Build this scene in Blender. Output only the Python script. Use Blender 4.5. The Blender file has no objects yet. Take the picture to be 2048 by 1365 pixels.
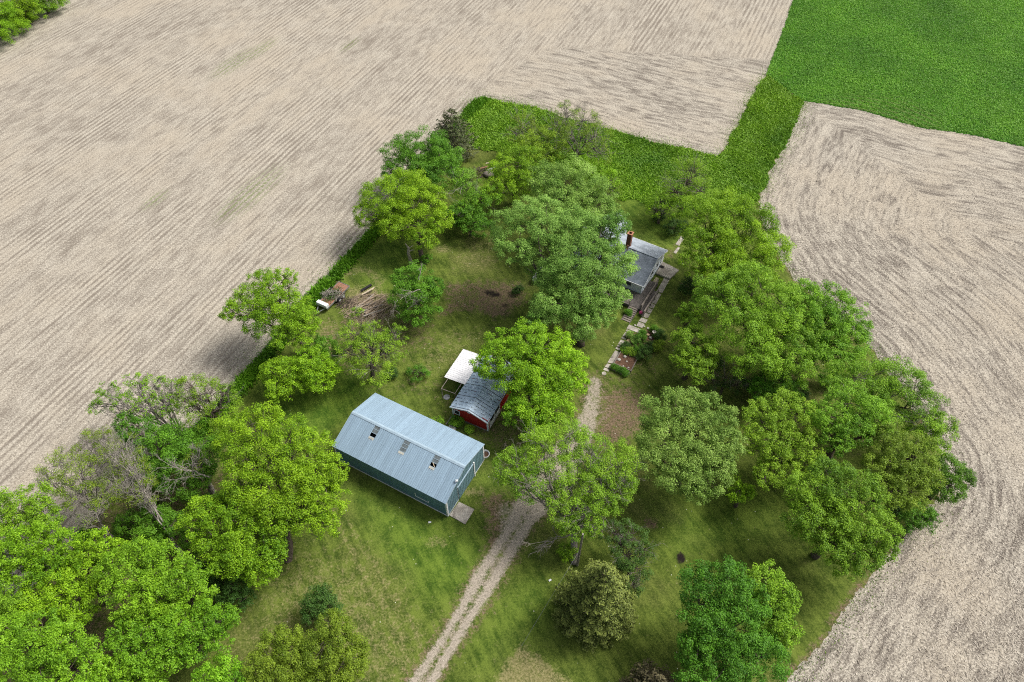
import bpy, math, random
import numpy as np
from mathutils import Vector, Matrix

# ------------------------------------------------------------------ camera, sky, sun
S = bpy.context.scene
COL = S.collection
CAM_H, PITCH, FPX = 72.0, math.radians(50.24), 1365.0
cd = bpy.data.cameras.new('camera'); cam = bpy.data.objects.new('camera', cd); COL.objects.link(cam)
cd.sensor_width = 36; cd.lens = 24; cd.clip_end = 3000; cd.clip_start = 0.5
cam.location = (0, 0, CAM_H); cam.rotation_euler = (math.pi / 2 - PITCH, 0, 0)
S.camera = cam
SUN_EL, SUN_AZ = math.radians(52), math.radians(68)      # azimuth clockwise from +Y
W = bpy.data.worlds.new('World'); S.world = W; W.use_nodes = True
wn = W.node_tree; bg = wn.nodes['Background']
sky = wn.nodes.new('ShaderNodeTexSky'); sky.sky_type = 'NISHITA'; sky.sun_disc = False
sky.sun_elevation = SUN_EL; sky.sun_rotation = SUN_AZ
sky.air_density = 1.0; sky.dust_density = 6.0; sky.ozone_density = 0.6
hs = wn.nodes.new('ShaderNodeHueSaturation'); hs.inputs['Saturation'].default_value = 0.5   # thin overcast: whiter sky
wn.links.new(sky.outputs[0], hs.inputs['Color']); wn.links.new(hs.outputs[0], bg.inputs[0]); bg.inputs[1].default_value = 0.092
sd = bpy.data.lights.new('sun', 'SUN'); sun = bpy.data.objects.new('sun', sd); COL.objects.link(sun)
sd.energy = 2.4; sd.angle = math.radians(20); sd.color = (1, 0.96, 0.9)
dirv = Vector((math.sin(SUN_AZ) * math.cos(SUN_EL), math.cos(SUN_AZ) * math.cos(SUN_EL), math.sin(SUN_EL)))
sun.rotation_euler = dirv.to_track_quat('Z', 'Y').to_euler(); sun.location = (60, 60, 120)
S.view_settings.view_transform = 'Standard'; S.view_settings.look = 'None'
S.view_settings.exposure = 0.55; S.view_settings.gamma = 1.0
S.cycles.use_denoising = False; S.cycles.filter_width = 1.1; S.cycles.max_bounces = 6; S.cycles.transparent_max_bounces = 4

# ------------------------------------------------------------------ ground lookup (photo pixel -> real place)
_fw = np.array([0, math.cos(PITCH), -math.sin(PITCH)]); _up = np.array([0, math.sin(PITCH), math.cos(PITCH)])
def G(u, v, z=0.0):
    d = _fw * FPX + np.array([1.0, 0, 0]) * (u - 1024) + _up * (682.5 - v)
    t = (z - CAM_H) / d[2]
    return (d[0] * t, d[1] * t)
def G3(u, v, z=0.0):
    a = G(u, v, z); return Vector((a[0], a[1], z))
def mpp(p):                                            # metres per photo pixel at a point
    return float((np.array(p) - np.array([0, 0, CAM_H])) @ _fw) / FPX
def GP(pts, z=0.0): return np.array([G(u, v, z) for u, v in pts])

# ------------------------------------------------------------------ helpers
def tag(o, label=None, cat=None, group=None, kind=None):
    if label: o['label'] = label
    if cat: o['category'] = cat
    if group: o['group'] = group
    if kind: o['kind'] = kind
    return o
def empty(name, loc, rz=0, label=None, cat=None, group=None):
    o = bpy.data.objects.new(name, None); COL.objects.link(o); o.location = loc; o.rotation_euler = (0, 0, rz)
    o.empty_display_size = 0.3
    return tag(o, label, cat, group)
def raw_mesh(name, V, F, mat, parent=None, smooth=False, attrs=None):
    """V (n,3) array, F (m,k) int array (all faces same size) -> one linked object"""
    V = np.asarray(V, np.float32); F = np.asarray(F, np.int32); m, k = F.shape
    me = bpy.data.meshes.new(name)
    me.vertices.add(len(V)); me.vertices.foreach_set('co', V.ravel())
    me.loops.add(m * k); me.loops.foreach_set('vertex_index', F.ravel())
    me.polygons.add(m); me.polygons.foreach_set('loop_start', np.arange(m, dtype=np.int32) * k)
    if smooth: me.polygons.foreach_set('use_smooth', np.ones(m, bool))
    me.update(calc_edges=True)
    for an, (dom, arr) in (attrs or {}).items():
        a = me.attributes.new(an, 'FLOAT', dom); a.data.foreach_set('value', np.asarray(arr, np.float32))
    me.materials.append(mat)
    o = bpy.data.objects.new(name, me); COL.objects.link(o)
    if parent: o.parent = parent
    return o
class MB:
    def __init__(s): s.v = []; s.f = []
    def add(s, vs, fs):
        b = len(s.v); s.v += [tuple(p) for p in vs]; s.f += [tuple(i + b for i in f) for f in fs]; return s
    def box(s, x0, x1, y0, y1, z0, z1):
        return s.add([(x0,y0,z0),(x1,y0,z0),(x1,y1,z0),(x0,y1,z0),(x0,y0,z1),(x1,y0,z1),(x1,y1,z1),(x0,y1,z1)],
                     [(3,2,1,0),(4,5,6,7),(0,1,5,4),(1,2,6,5),(2,3,7,6),(3,0,4,7)])
    def prism(s, poly, z0, z1):
        n = len(poly); a = sum(poly[i][0]*poly[(i+1)%n][1]-poly[(i+1)%n][0]*poly[i][1] for i in range(n))
        if a < 0: poly = list(poly)[::-1]
        return s.add([(p[0],p[1],z0) for p in poly]+[(p[0],p[1],z1) for p in poly],
                     [tuple(range(n-1,-1,-1)), tuple(range(n,2*n))]+[(i,(i+1)%n,n+(i+1)%n,n+i) for i in range(n)])
    def bar(s, a, b, w, h=None):                        # square bar from a to b
        a, b = Vector(a), Vector(b); h = h or w; d = (b-a).normalized()
        up = Vector((0,0,1)) if abs(d.z) < .95 else Vector((1,0,0))
        x = d.cross(up).normalized()*w/2; y = d.cross(x).normalized()*h/2
        return s.add([a-x-y,a+x-y,a+x+y,a-x+y,b-x-y,b+x-y,b+x+y,b-x+y],
                     [(3,2,1,0),(4,5,6,7),(0,1,5,4),(1,2,6,5),(2,3,7,6),(3,0,4,7)])
    def tube(s, pts, radii, n=6, cap=True):
        pts = [Vector(p) for p in pts]; rings = []
        if not hasattr(radii, '__len__'): radii = [radii]*len(pts)
        vs = []; 
        for i, p in enumerate(pts):
            d = (pts[min(i+1,len(pts)-1)]-pts[max(i-1,0)]).normalized()
            up = Vector((0,0,1)) if abs(d.z) < .9 else Vector((1,0,0))
            x = d.cross(up).normalized(); y = d.cross(x).normalized()
            vs += [p+(x*math.cos(t)+y*math.sin(t))*radii[i] for t in (2*math.pi*k/n for k in range(n))]
        fs = [(i*n+k, i*n+(k+1)%n, (i+1)*n+(k+1)%n, (i+1)*n+k) for i in range(len(pts)-1) for k in range(n)]
        if cap: fs += [tuple(range(n-1,-1,-1)), tuple((len(pts)-1)*n+k for k in range(n))]
        return s.add(vs, fs)
    def lathe(s, prof, c=(0,0,0), n=16):                # prof [(r,z)]
        vs = [(c[0]+r*math.cos(2*math.pi*k/n), c[1]+r*math.sin(2*math.pi*k/n), c[2]+z) for r, z in prof for k in range(n)]
        fs = [(i*n+k, i*n+(k+1)%n, (i+1)*n+(k+1)%n, (i+1)*n+k) for i in range(len(prof)-1) for k in range(n)]
        return s.add(vs, fs)
    def build(s, name, mat, parent=None, label=None, smooth=False, bevel=0):
        me = bpy.data.meshes.new(name); me.from_pydata([tuple(p) for p in s.v], [], s.f); me.update()
        if smooth: me.polygons.foreach_set('use_smooth', np.ones(len(me.polygons), bool))
        me.materials.append(mat)
        o = bpy.data.objects.new(name, me); COL.objects.link(o)
        if parent: o.parent = parent
        if label: o['label'] = label
        if bevel:
            m = o.modifiers.new('bevel', 'BEVEL'); m.width = bevel; m.segments = 2
        return o

# value noise in numpy (shapes of borders and patches)
_rg = np.random.default_rng(5); _tab = _rg.random((256, 256))
def vnoise(x, y, sc, seed=0):
    x = np.asarray(x)*sc + seed*17.3; y = np.asarray(y)*sc + seed*9.1
    xi = np.floor(x).astype(int); yi = np.floor(y).astype(int); fx = x-xi; fy = y-yi
    fx = fx*fx*(3-2*fx); fy = fy*fy*(3-2*fy); t = lambda i, j: _tab[i & 255, j & 255]
    return (t(xi,yi)*(1-fx)+t(xi+1,yi)*fx)*(1-fy)+(t(xi,yi+1)*(1-fx)+t(xi+1,yi+1)*fx)*fy
def fbm(x, y, sc, seed=0, o=3):
    return sum(vnoise(x, y, sc*2**i, seed+i)*.5**i for i in range(o))/sum(.5**i for i in range(o))-.5

# ------------------------------------------------------------------ material mini-language
class NT:
    def __init__(s, name):
        s.m = bpy.data.materials.new(name); s.m.use_nodes = True; s.t = s.m.node_tree
        s.b = s.t.nodes['Principled BSDF']; s.out = s.t.nodes['Material Output']
    def n(s, typ): return s.t.nodes.new(typ)
    def put(s, sock, v):
        if isinstance(v, bpy.types.NodeSocket): s.t.links.new(v, sock)
        elif isinstance(v, (tuple, list)) and len(v) == 3 and sock.type == 'RGBA': sock.default_value = (*v, 1)
        else: sock.default_value = v
    def pos(s): return s.n('ShaderNodeNewGeometry').outputs['Position']
    def obj(s): return s.n('ShaderNodeTexCoord').outputs['Object']
    def attr(s, a):
        n = s.n('ShaderNodeAttribute'); n.attribute_name = a; return n.outputs['Fac']
    def rand(s): return s.n('ShaderNodeObjectInfo').outputs['Random']
    def math(s, op, a, b=0.0, c=None, clamp=False):
        n = s.n('ShaderNodeMath'); n.operation = op; n.use_clamp = clamp
        s.put(n.inputs[0], a); s.put(n.inputs[1], b)
        if c is not None: s.put(n.inputs[2], c)
        return n.outputs[0]
    def add(s, a, b): return s.math('ADD', a, b)
    def mul(s, a, b): return s.math('MULTIPLY', a, b)
    def vec(s, x, y, z=0.0):
        n = s.n('ShaderNodeCombineXYZ'); s.put(n.inputs[0], x); s.put(n.inputs[1], y); s.put(n.inputs[2], z); return n.outputs[0]
    def sep(s, v):
        n = s.n('ShaderNodeSeparateXYZ'); s.put(n.inputs[0], v); return n.outputs
    def noise(s, v, sc, det=2.0, rough=.5, dist=0.0):
        n = s.n('ShaderNodeTexNoise'); s.put(n.inputs['Vector'], v); n.inputs['Scale'].default_value = sc
        n.inputs['Detail'].default_value = det; n.inputs['Roughness'].default_value = rough; n.inputs['Distortion'].default_value = dist
        return n.outputs['Fac']
    def voro(s, v, sc):
        n = s.n('ShaderNodeTexVoronoi'); s.put(n.inputs['Vector'], v); n.inputs['Scale'].default_value = sc; return n.outputs
    def ss(s, v, a, b):                                  # smoothstep a..b
        n = s.n('ShaderNodeMapRange'); n.interpolation_type = 'SMOOTHSTEP'; s.put(n.inputs[0], v)
        n.inputs[1].default_value = a; n.inputs[2].default_value = b; return n.outputs[0]
    def mix(s, f, a, b):
        n = s.n('ShaderNodeMix'); n.data_type = 'RGBA'; s.put(n.inputs[0], f); s.put(n.inputs[6], a); s.put(n.inputs[7], b); return n.outputs[2]
    def bump(s, h, strength=.5, dist=.1):
        n = s.n('ShaderNodeBump'); n.inputs['Strength'].default_value = strength; n.inputs['Distance'].default_value = dist
        s.put(n.inputs['Height'], h); s.t.links.new(n.outputs[0], s.b.inputs['Normal'])
    def fin(s, color, rough=.8, spec=.3, metal=0.0):
        s.put(s.b.inputs['Base Color'], color); s.put(s.b.inputs['Roughness'], rough)
        s.b.inputs['Specular IOR Level'].default_value = spec; s.b.inputs['Metallic'].default_value = metal
        return s.m
def plain(name, c, rough=.7, var=.25, sc=2.0, spec=.3, metal=0.0, bump=0.0):
    t = NT(name); p = t.obj()
    f = t.add(t.mul(t.noise(p, sc, 4, .6), .6), t.mul(t.noise(p, sc*9, 2), .4))
    col = t.mix(t.ss(f, .3, .7), tuple(x*(1-var) for x in c), tuple(min(x*(1+var), .95) for x in c))
    if bump: t.bump(f, bump, .03)
    return t.fin(col, rough, spec, metal)

# ---- ground materials
def m_stubble():
    t = NT('corn_stubble'); u, v, P = t.attr('rowu'), t.attr('rowv'), t.pos()
    st = t.noise(t.vec(u, t.mul(v, .16)), 1.5, 3, .6, .25)
    st2 = t.noise(t.vec(u, t.mul(v, .02)), .33, 3, .6)
    wob = t.noise(t.vec(t.mul(u, .25), t.mul(v, .12)), 1.0, 2)
    row = t.math('SINE', t.add(t.mul(u, 2*math.pi/.97), t.mul(wob, 2.0)))
    fine = t.noise(P, 4.5, 3, .8); fib = t.noise(P, 13, 1, .5); big = t.noise(P, .05, 3, .6); mid = t.noise(P, .3, 4, .65)
    amp = t.ss(t.noise(t.vec(t.mul(u, .5), t.mul(v, .08)), .25, 3, .65), .40, .66)
    brk = t.attr('brk'); dash = t.noise(t.vec(t.mul(u, 1.0), t.mul(v, .22)), 1.2, 3, .75, .25)
    amp = t.mul(amp, t.math('SUBTRACT', 1.0, t.mul(brk, .72)))
    st = t.add(st, t.mul(t.mul(t.add(dash, -.5), brk), 1.1))
    h = t.add(t.mul(st, .44), t.mul(t.mul(row, .105), amp)); h = t.add(h, t.mul(fine, .80)); h = t.add(h, t.mul(big, .28)); h = t.add(h, t.mul(mid, .20)); h = t.add(h, t.mul(st2, .20))
    cover = t.ss(h, .80, 1.05)
    soil = t.mix(fib, t.mix(brk, (.15, .128, .104), (.10, .086, .072)), t.mix(brk, (.26, .226, .185), (.19, .166, .14)))
    straw = t.mix(t.ss(t.noise(P, 4.2, 4, .9), .34, .66), (.235, .212, .172), (.60, .555, .468))
    straw = t.mix(t.ss(t.add(big, t.mul(st2, .4)), .6, .9), straw, t.mix(.3, straw, (.36, .29, .20)))
    col = t.mix(cover, soil, straw)
    weed = t.mul(t.attr('weed'), t.ss(t.add(t.noise(P, 2.2, 3, .7), t.mul(row, .12)), .45, .62))
    col = t.mix(t.mul(weed, .6), col, (.12, .165, .04))
    sparse = t.ss(t.noise(P, 1.6, 3, .75), .70, .78)
    col = t.mix(t.mul(sparse, t.attr('green')), col, (.11, .17, .045))
    t.bump(t.add(h, t.mul(fib, .3)), .5, .12)
    return t.fin(col, .95, .1)
def m_lawn():
    t = NT('mown_lawn'); P = t.pos()
    big = t.noise(P, .09, 3, .6); mid = t.noise(P, .55, 4, .65); fine = t.noise(P, 4.5, 3, .75); fib = t.noise(P, 14, 2, .6)
    x, y, _z = t.sep(P); mow = t.noise(t.vec(t.add(t.mul(x, .9), t.mul(y, .5)), t.add(t.mul(x, -.07), t.mul(y, .12))), 1.6, 2)
    g = t.add(t.mul(mid, .45), t.add(t.mul(fine, .4), t.mul(mow, .3)))
    base = t.mix(t.ss(g, .44, .70), (.040, .068, .010), (.140, .186, .033))
    base = t.mix(t.ss(big, .50, .78), base, t.mix(t.ss(fine, .35, .65), (.080, .100, .022), (.185, .185, .062)))
    lush = t.mix(t.ss(g, .42, .72), (.036, .088, .009), (.140, .220, .028))
    col = t.mix(t.attr('lush'), base, lush)
    n2 = t.add(t.mul(t.noise(P, 1.3, 4, .7), .7), t.mul(fine, .5))
    dry = t.mul(t.ss(t.add(t.attr('dry'), t.mul(t.add(n2, -.6), 2.4)), .2, .95), .8)
    col = t.mix(dry, col, t.mix(t.ss(fine, .3, .7), (.15, .145, .05), (.34, .29, .15)))
    d = t.ss(t.add(t.attr('dirt'), t.mul(t.add(n2, -.6), 2.6)), .25, .95)
    col = t.mix(d, col, t.mix(t.ss(t.add(t.mul(fine, .6), t.mul(fib, .4)), .35, .65), (.06, .043, .026), (.25, .18, .12)))
    c = t.ss(t.add(t.attr('char'), t.mul(t.add(n2, -.6), 1.4)), .35, .75)
    col = t.mix(c, col, (.022, .017, .015))
    gr = t.ss(t.add(t.attr('gravel'), t.mul(t.add(n2, -.6), 1.9)), .25, .9)
    col = t.mix(gr, col, t.mix(t.ss(t.add(t.mul(fib, .5), t.mul(fine, .5)), .3, .68), (.18, .153, .12), (.48, .425, .345)))
    dots = t.ss(t.voro(P, 1.1)['Distance'], .07, .045)
    col = t.mix(t.mul(dots, t.ss(t.noise(P, .35, 2), .48, .6)), col, (.62, .62, .5))
    t.bump(t.add(fine, t.mul(fib, .5)), .6, .10)
    return t.fin(col, .95, .08)
def m_crop(name, a, b, c):
    t = NT(name); P = t.pos(); big = t.noise(P, .06, 3, .6); mid = t.noise(P, .8, 3, .6); fine = t.noise(P, 3.2, 3, .7)
    g = t.add(t.mul(fine, .6), t.mul(mid, .4))
    col = t.mix(t.ss(g, .36, .66), a, b); col = t.mix(t.ss(big, .5, .72), col, t.mix(t.ss(g, .36, .66), a, c))
    arc = t.math('SINE', t.mul(t.attr('rowu'), 2*math.pi/1.5))
    col = t.mix(t.mul(t.attr('arc'), t.ss(arc, -.2, .8)), col, (.22, .22, .10))
    t.bump(g, 1.0, .35)
    return t.fin(col, .9, .1)
def m_leaf(name, a, b, trans=.22):
    t = NT(name); ti = t.attr('tint')
    hv = t.n('ShaderNodeHueSaturation'); rn = t.rand(); t.put(hv.inputs['Hue'], t.add(t.mul(rn, .014), .491)); t.put(hv.inputs['Value'], t.add(t.mul(t.math('FRACT', t.mul(rn, 7.3)), .24), 1.0))
    t.put(hv.inputs['Color'], t.mix(ti, a, b)); col = hv.outputs[0]; t.fin(col, .55, .25)
    tr = t.n('ShaderNodeBsdfTranslucent'); t.put(tr.inputs[0], col)
    mx = t.n('ShaderNodeMixShader'); mx.inputs[0].default_value = trans
    t.t.links.new(t.b.outputs[0], mx.inputs[1]); t.t.links.new(tr.outputs[0], mx.inputs[2]); t.t.links.new(mx.outputs[0], t.out.inputs[0])
    return t.m
def m_bark(name, c):
    t = NT(name); P = t.obj(); x, y, z = t.sep(P)
    f = t.noise(t.vec(t.mul(x, 6), t.mul(y, 6), t.mul(z, 1.2)), 1.6, 3, .7)
    t.bump(f, .6, .05)
    return t.fin(t.mix(t.ss(f, .35, .65), tuple(k*.55 for k in c), tuple(k*1.25 for k in c)), .9, .1)
def m_metal_sheet(name, c, axis=0, per=.23):
    t = NT(name); P = t.obj(); co = t.sep(P)
    w = t.math('SINE', t.mul(co[axis], 2*math.pi/per)); streak = t.noise(t.vec(t.mul(co[0], 1.5 if axis == 0 else .15), t.mul(co[1], .15 if axis == 0 else 1.5), t.mul(co[2], .15)), 1.5, 4, .6)
    panel = t.noise(t.vec(t.math('FLOOR', t.mul(co[axis], 1/.92)), 0.0), 3.1, 0)
    f = t.add(t.mul(streak, .7), t.mul(panel, .3))
    col = t.mix(t.ss(f, .25, .75), tuple(k*.86 for k in c), tuple(min(1, k*1.12) for k in c))
    col = t.mix(t.mul(t.ss(w, .75, 1.0), .2), col, tuple(k*.6 for k in c))
    t.bump(w, .35, .02)
    return t.fin(col, .55, .35)
def m_shingle(name, a, b):
    t = NT(name); P = t.obj(); br = t.n('ShaderNodeTexBrick'); t.put(br.inputs['Vector'], P)
    br.inputs['Color1'].default_value = (*a, 1); br.inputs['Color2'].default_value = (*b, 1); br.inputs['Mortar'].default_value = (*[k*.6 for k in a], 1)
    br.inputs['Scale'].default_value = 1.0; br.inputs['Brick Width'].default_value = .32; br.inputs['Row Height'].default_value = .16; br.inputs['Mortar Size'].default_value = .012
    col = t.mix(t.ss(t.noise(P, .8, 4, .7), .35, .7), br.outputs['Color'], tuple(k*1.25 for k in b))
    t.bump(t.noise(P, 30, 2), .3, .02)
    return t.fin(col, .9, .2)
def m_dash_roof():
    t = NT('patched_roofing'); P = t.obj(); x, y, z = t.sep(P)
    br = t.n('ShaderNodeTexBrick'); t.put(br.inputs['Vector'], P)
    base = t.mix(t.ss(t.noise(P, 1.6, 4, .65), .3, .7), (.27, .365, .46), (.44, .56, .67))
    row = t.math('FRACT', t.mul(y, 1/.48)); near = t.ss(row, .80, .84)
    dash = t.mul(near, t.ss(t.noise(t.vec(t.mul(x, 4.5), t.mul(t.math('FLOOR', t.mul(y, 1/.48)), 7.7)), 1.0, 2, .6), .46, .56))
    col = t.mix(dash, base, (.03, .028, .03))
    col = t.mix(t.mul(dash, t.ss(t.noise(P, 2.2, 1), .62, .68)), col, (.16, .03, .02))
    seam = t.ss(t.math('FRACT', t.mul(y, 1/1.92)), .955, .965); col = t.mix(seam, col, (.03, .033, .04))
    return t.fin(col, .6, .35)
def m_brick():
    t = NT('brick'); P = t.obj(); x, y, z = t.sep(P); br = t.n('ShaderNodeTexBrick'); t.put(br.inputs['Vector'], t.vec(t.add(x, y), z))
    br.inputs['Color1'].default_value = (.15, .045, .028, 1); br.inputs['Color2'].default_value = (.21, .07, .042, 1); br.inputs['Mortar'].default_value = (.22, .15, .11, 1)
    br.inputs['Scale'].default_value = 1; br.inputs['Brick Width'].default_value = .22; br.inputs['Row Height'].default_value = .08; br.inputs['Mortar Size'].default_value = .012
    return t.fin(br.outputs['Color'], .9, .2)
def m_concrete():
    t = NT('concrete'); P = t.pos(); f = t.noise(P, .9, 4, .65); g = t.noise(P, 9, 3)
    col = t.mix(t.ss(t.add(t.mul(f, .75), t.mul(g, .25)), .38, .66), (.27, .245, .21), (.52, .485, .43))
    col = t.mix(t.ss(t.noise(P, .55, 3, .6), .60, .72), col, (.13, .115, .10))
    return t.fin(col, .9, .15)
M = dict(
    stubble=m_stubble(), lawn=m_lawn(), concrete=m_concrete(),
    alfalfa=m_crop('alfalfa_crop', (.022, .090, .008), (.085, .255, .020), (.12, .28, .024)),
    meadow=m_crop('tall_grass', (.025, .085, .008), (.115, .255, .020), (.18, .29, .03)),
    roof_metal=m_metal_sheet('galvanised_roof', (.245, .345, .435), 0, .23), roof_cap=plain('ridge_metal', (.31, .41, .49), .5, .12),
    teal=m_metal_sheet('teal_siding', (.12, .235, .285), 0, .23), teal_lit=m_metal_sheet('teal_siding_lit_gable', (.15, .26, .31), 1, .23),  # gable copy is the same teal, side light painted in as a paler tone
    white=plain('white_paint', (.74, .76, .78), .6, .12, 1.5), whitemetal=m_metal_sheet('white_metal_roof', (.80, .80, .82), 1, .30),
    red=plain('red_siding', (.36, .016, .012), .65, .25, 1.2), dashroof=m_dash_roof(),
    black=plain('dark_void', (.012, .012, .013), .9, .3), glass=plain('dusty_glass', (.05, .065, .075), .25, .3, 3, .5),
    fibre=plain('grimy_fibreglass', (.12, .145, .155), .5, .45, 2.5), grime=plain('rusty_flashing', (.42, .42, .37), .8, .4, 4),
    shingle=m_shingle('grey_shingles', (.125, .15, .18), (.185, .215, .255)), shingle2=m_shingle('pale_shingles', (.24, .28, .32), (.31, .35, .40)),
    siding=plain('white_siding', (.72, .78, .84), .6, .08, 1.0), brick=m_brick(), clay=plain('clay_flue', (.42, .20, .12), .85, .3),
    deck=plain('weathered_deck_boards', (.15, .135, .125), .9, .35, 2.5, .2, 0, .3), wood=plain('grey_timber', (.22, .19, .165), .9, .35, 3, .2, 0, .3),
    soil=plain('brown_mulch', (.13, .075, .05), .95, .6, 5, .1, 0, .8), stone=plain('pale_stone', (.45, .42, .38), .85, .3, 3, .2, 0, .4),
    peach=plain('cut_stump_top', (.55, .40, .26), .85, .3, 4), log=plain('bleached_logs', (.33, .26, .19), .9, .4, 5, .1, 0, .3), plank=plain('pale_plank', (.50, .42, .30), .85, .3, 4),
    rust=plain('rusty_deck_plate', (.29, .15, .10), .9, .3, 3), rubber=plain('black_rubber', (.02, .02, .022), .8, .3), steel=plain('grey_steel', (.30, .31, .32), .5, .25, 3, .5, .6),
    pink=plain('pink_petals', (.50, .06, .22), .7, .4, 8), tankwhite=plain('glossy_white_tank', (.78, .80, .82), .18, .06, 1, .6),
    bark=m_bark('grey_brown_bark', (.12, .098, .078)), deadbark=m_bark('bleached_dead_wood', (.34, .31, .27)), palebark=m_bark('pale_bark', (.27, .25, .215)),
    gravel=None,
)
LEAF = {
    'bright': m_leaf('leaf_bright_green', (.090, .215, .006), (.310, .540, .018)),
    'lime':   m_leaf('leaf_lime_green', (.085, .215, .008), (.260, .500, .022)),
    'yellow': m_leaf('leaf_yellow_green', (.100, .215, .009), (.285, .470, .030)),
    'mid':    m_leaf('leaf_mid_green', (.075, .190, .010), (.265, .490, .026)),
    'silver': m_leaf('leaf_silver_green', (.085, .200, .020), (.325, .520, .100)),
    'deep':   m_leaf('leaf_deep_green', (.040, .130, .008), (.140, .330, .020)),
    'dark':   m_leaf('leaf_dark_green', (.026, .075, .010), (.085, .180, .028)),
    'olive':  m_leaf('leaf_olive_green', (.090, .165, .010), (.250, .370, .028)),
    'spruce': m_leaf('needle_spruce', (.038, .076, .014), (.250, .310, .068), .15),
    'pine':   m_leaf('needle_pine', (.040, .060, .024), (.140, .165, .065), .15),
    'crop':   m_leaf('leaf_alfalfa', (.060, .165, .010), (.200, .425, .028)),
    'grass':  m_leaf('blade_tall_grass', (.060, .175, .012), (.270, .470, .036)),
    'brown':  m_leaf('needle_brown', (.060, .055, .024), (.190, .175, .085), .15),
}

# ------------------------------------------------------------------ GROUND
def resample(pts, step=1.0):
    pts = np.asarray(pts, float); out = [pts[0]]
    for a, b in zip(pts[:-1], pts[1:]):
        k = max(1, int(np.hypot(*(b-a))/step)); out += [a+(b-a)*(i+1)/k for i in range(k)]
    return np.array(out)
def seg_dist(X, Y, pts, closed=False):
    pts = np.asarray(pts, float); Q = np.vstack([pts, pts[:1]]) if closed else pts
    best = np.full(X.shape, 1e9); arc = np.zeros(X.shape); s0 = 0
    for a, b in zip(Q[:-1], Q[1:]):
        d = b-a; L = np.hypot(*d)
        if L < 1e-6: continue
        t = np.clip(((X-a[0])*d[0]+(Y-a[1])*d[1])/L**2, 0, 1)
        q = np.hypot(X-a[0]-t*d[0], Y-a[1]-t*d[1]); m = q < best
        best[m] = q[m]; arc[m] = s0+t[m]*L; s0 += L
    return best, arc
def inside(X, Y, pts):
    r = np.zeros(X.shape, bool); n = len(pts)
    for i in range(n):
        x0, y0 = pts[i]; x1, y1 = pts[(i+1) % n]
        if y0 == y1: continue
        c = ((y0 > Y) != (y1 > Y)) & (X < (x1-x0)*(Y-y0)/(y1-y0)+x0); r ^= c
    return r
def sdf(X, Y, pts):
    d, _ = seg_dist(X, Y, pts, True); return np.where(inside(X, Y, pts), d, -d)
def sm(x, a, b): t = np.clip((x-a)/(b-a), 0, 1); return t*t*(3-2*t)

YARD_L = [(-420,1740),(-150,1480),(-60,1330),(30,1215),(110,1130),(185,1050),(290,935),(400,845),(470,770),(540,685),(610,600),(680,525),(735,465),(800,390),(865,305),(925,225),(958,197)]
NOTCH = [(958,197),(1060,213),(1150,240),(1260,272),(1340,292),(1430,312),(1452,295),(1478,245),(1503,195),(1532,150)]
YARD_R = [(1605,203),(1592,250),(1560,310),(1540,345),(1518,405),(1530,470),(1590,560),(1680,640),(1745,700),(1815,800),(1880,905),(1880,985),(1835,1050),(1790,1090),(1735,1155),(1690,1215),(1640,1285),(1588,1350),(1480,1480),(1300,1740)]
ALF = [(1532,150),(1560,75),(1588,-5),(1620,-100)]
ALF_B = [(1605,203),(1660,211),(1740,225),(1800,245),(1850,258),(1930,268),(2048,294),(2300,350)]
yl, no, yr, al, ab = (GP(q) for q in (YARD_L, NOTCH, YARD_R, ALF, ALF_B))
yard = np.vstack([yl, no[1:], yr])
alf = np.vstack([al[::-1], ab, [[260, 100], [260, 400], [120, 400]]])
cell = .4
gx = np.arange(-128, 128.01, cell); gy = np.arange(-10, 176.01, cell)
X, Y = np.meshgrid(gx, gy)
wx = fbm(X, Y, .5, 3)*1.1; wy = fbm(X, Y, .5, 9)*1.1
dy = sdf(X+wx, Y+wy, yard); da = sdf(X+wx*.6, Y+wy*.6, alf)
def snap(Xc, Yc, d):
    g1, g0 = np.gradient(d, cell); m = (np.abs(d) < .55*cell); n2 = np.maximum(g0**2+g1**2, .2)
    return Xc-np.where(m, d*g0/n2, 0), Yc-np.where(m, d*g1/n2, 0)
Xs, Ys = snap(X, Y, dy); Xs, Ys = snap(Xs, Ys, da)
fc = lambda a: (a[:-1, :-1]+a[1:, :-1]+a[:-1, 1:]+a[1:, 1:])/4
f_y, f_a = fc(dy) > 0, fc(da) > 0
# rows of the stubble: distance across the rows and along them
th0 = math.radians(65.5); ca, sa = math.cos(th0), math.sin(th0)
u0, v0 = X*sa-Y*ca, X*ca+Y*sa
dn, an = seg_dist(X, Y, no[:6]); dr, ar = seg_dist(X, Y, yr); dab, aab = seg_dist(X, Y, ab)
c1 = GP([(958,197),(985,165),(1100,95),(1545,120),(1532,160)]); head = inside(X, Y, np.vstack([c1, no[::-1]]))
rightf = (inside(X, Y, np.vstack([yr, [[120, 0], [260, 60], [260, 100]], ab[::-1]]))) | (X > 60) & (Y < 90)
ru = np.where(head, dn, u0); rv = np.where(head, an+300, v0)
hr_ = dab < dr*.8+2
ru = np.where(rightf, np.where(hr_, dab, dr), ru); rv = np.where(rightf, np.where(hr_, aab, ar)+600, rv)
brk = sm(np.where(rightf, 1.0, np.where(head, .8, 0.0))+0*X, 0, 1)
def blob_mask(uv, ra, rb, rot=0.0, soft=.6):
    c = G(*uv); dx, dy_ = X-c[0], Y-c[1]; cr, sr = math.cos(rot), math.sin(rot)
    q = np.hypot((dx*cr+dy_*sr)/ra, (-dx*sr+dy_*cr)/rb); return 1-sm(q, 1-soft, 1+soft)
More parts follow.
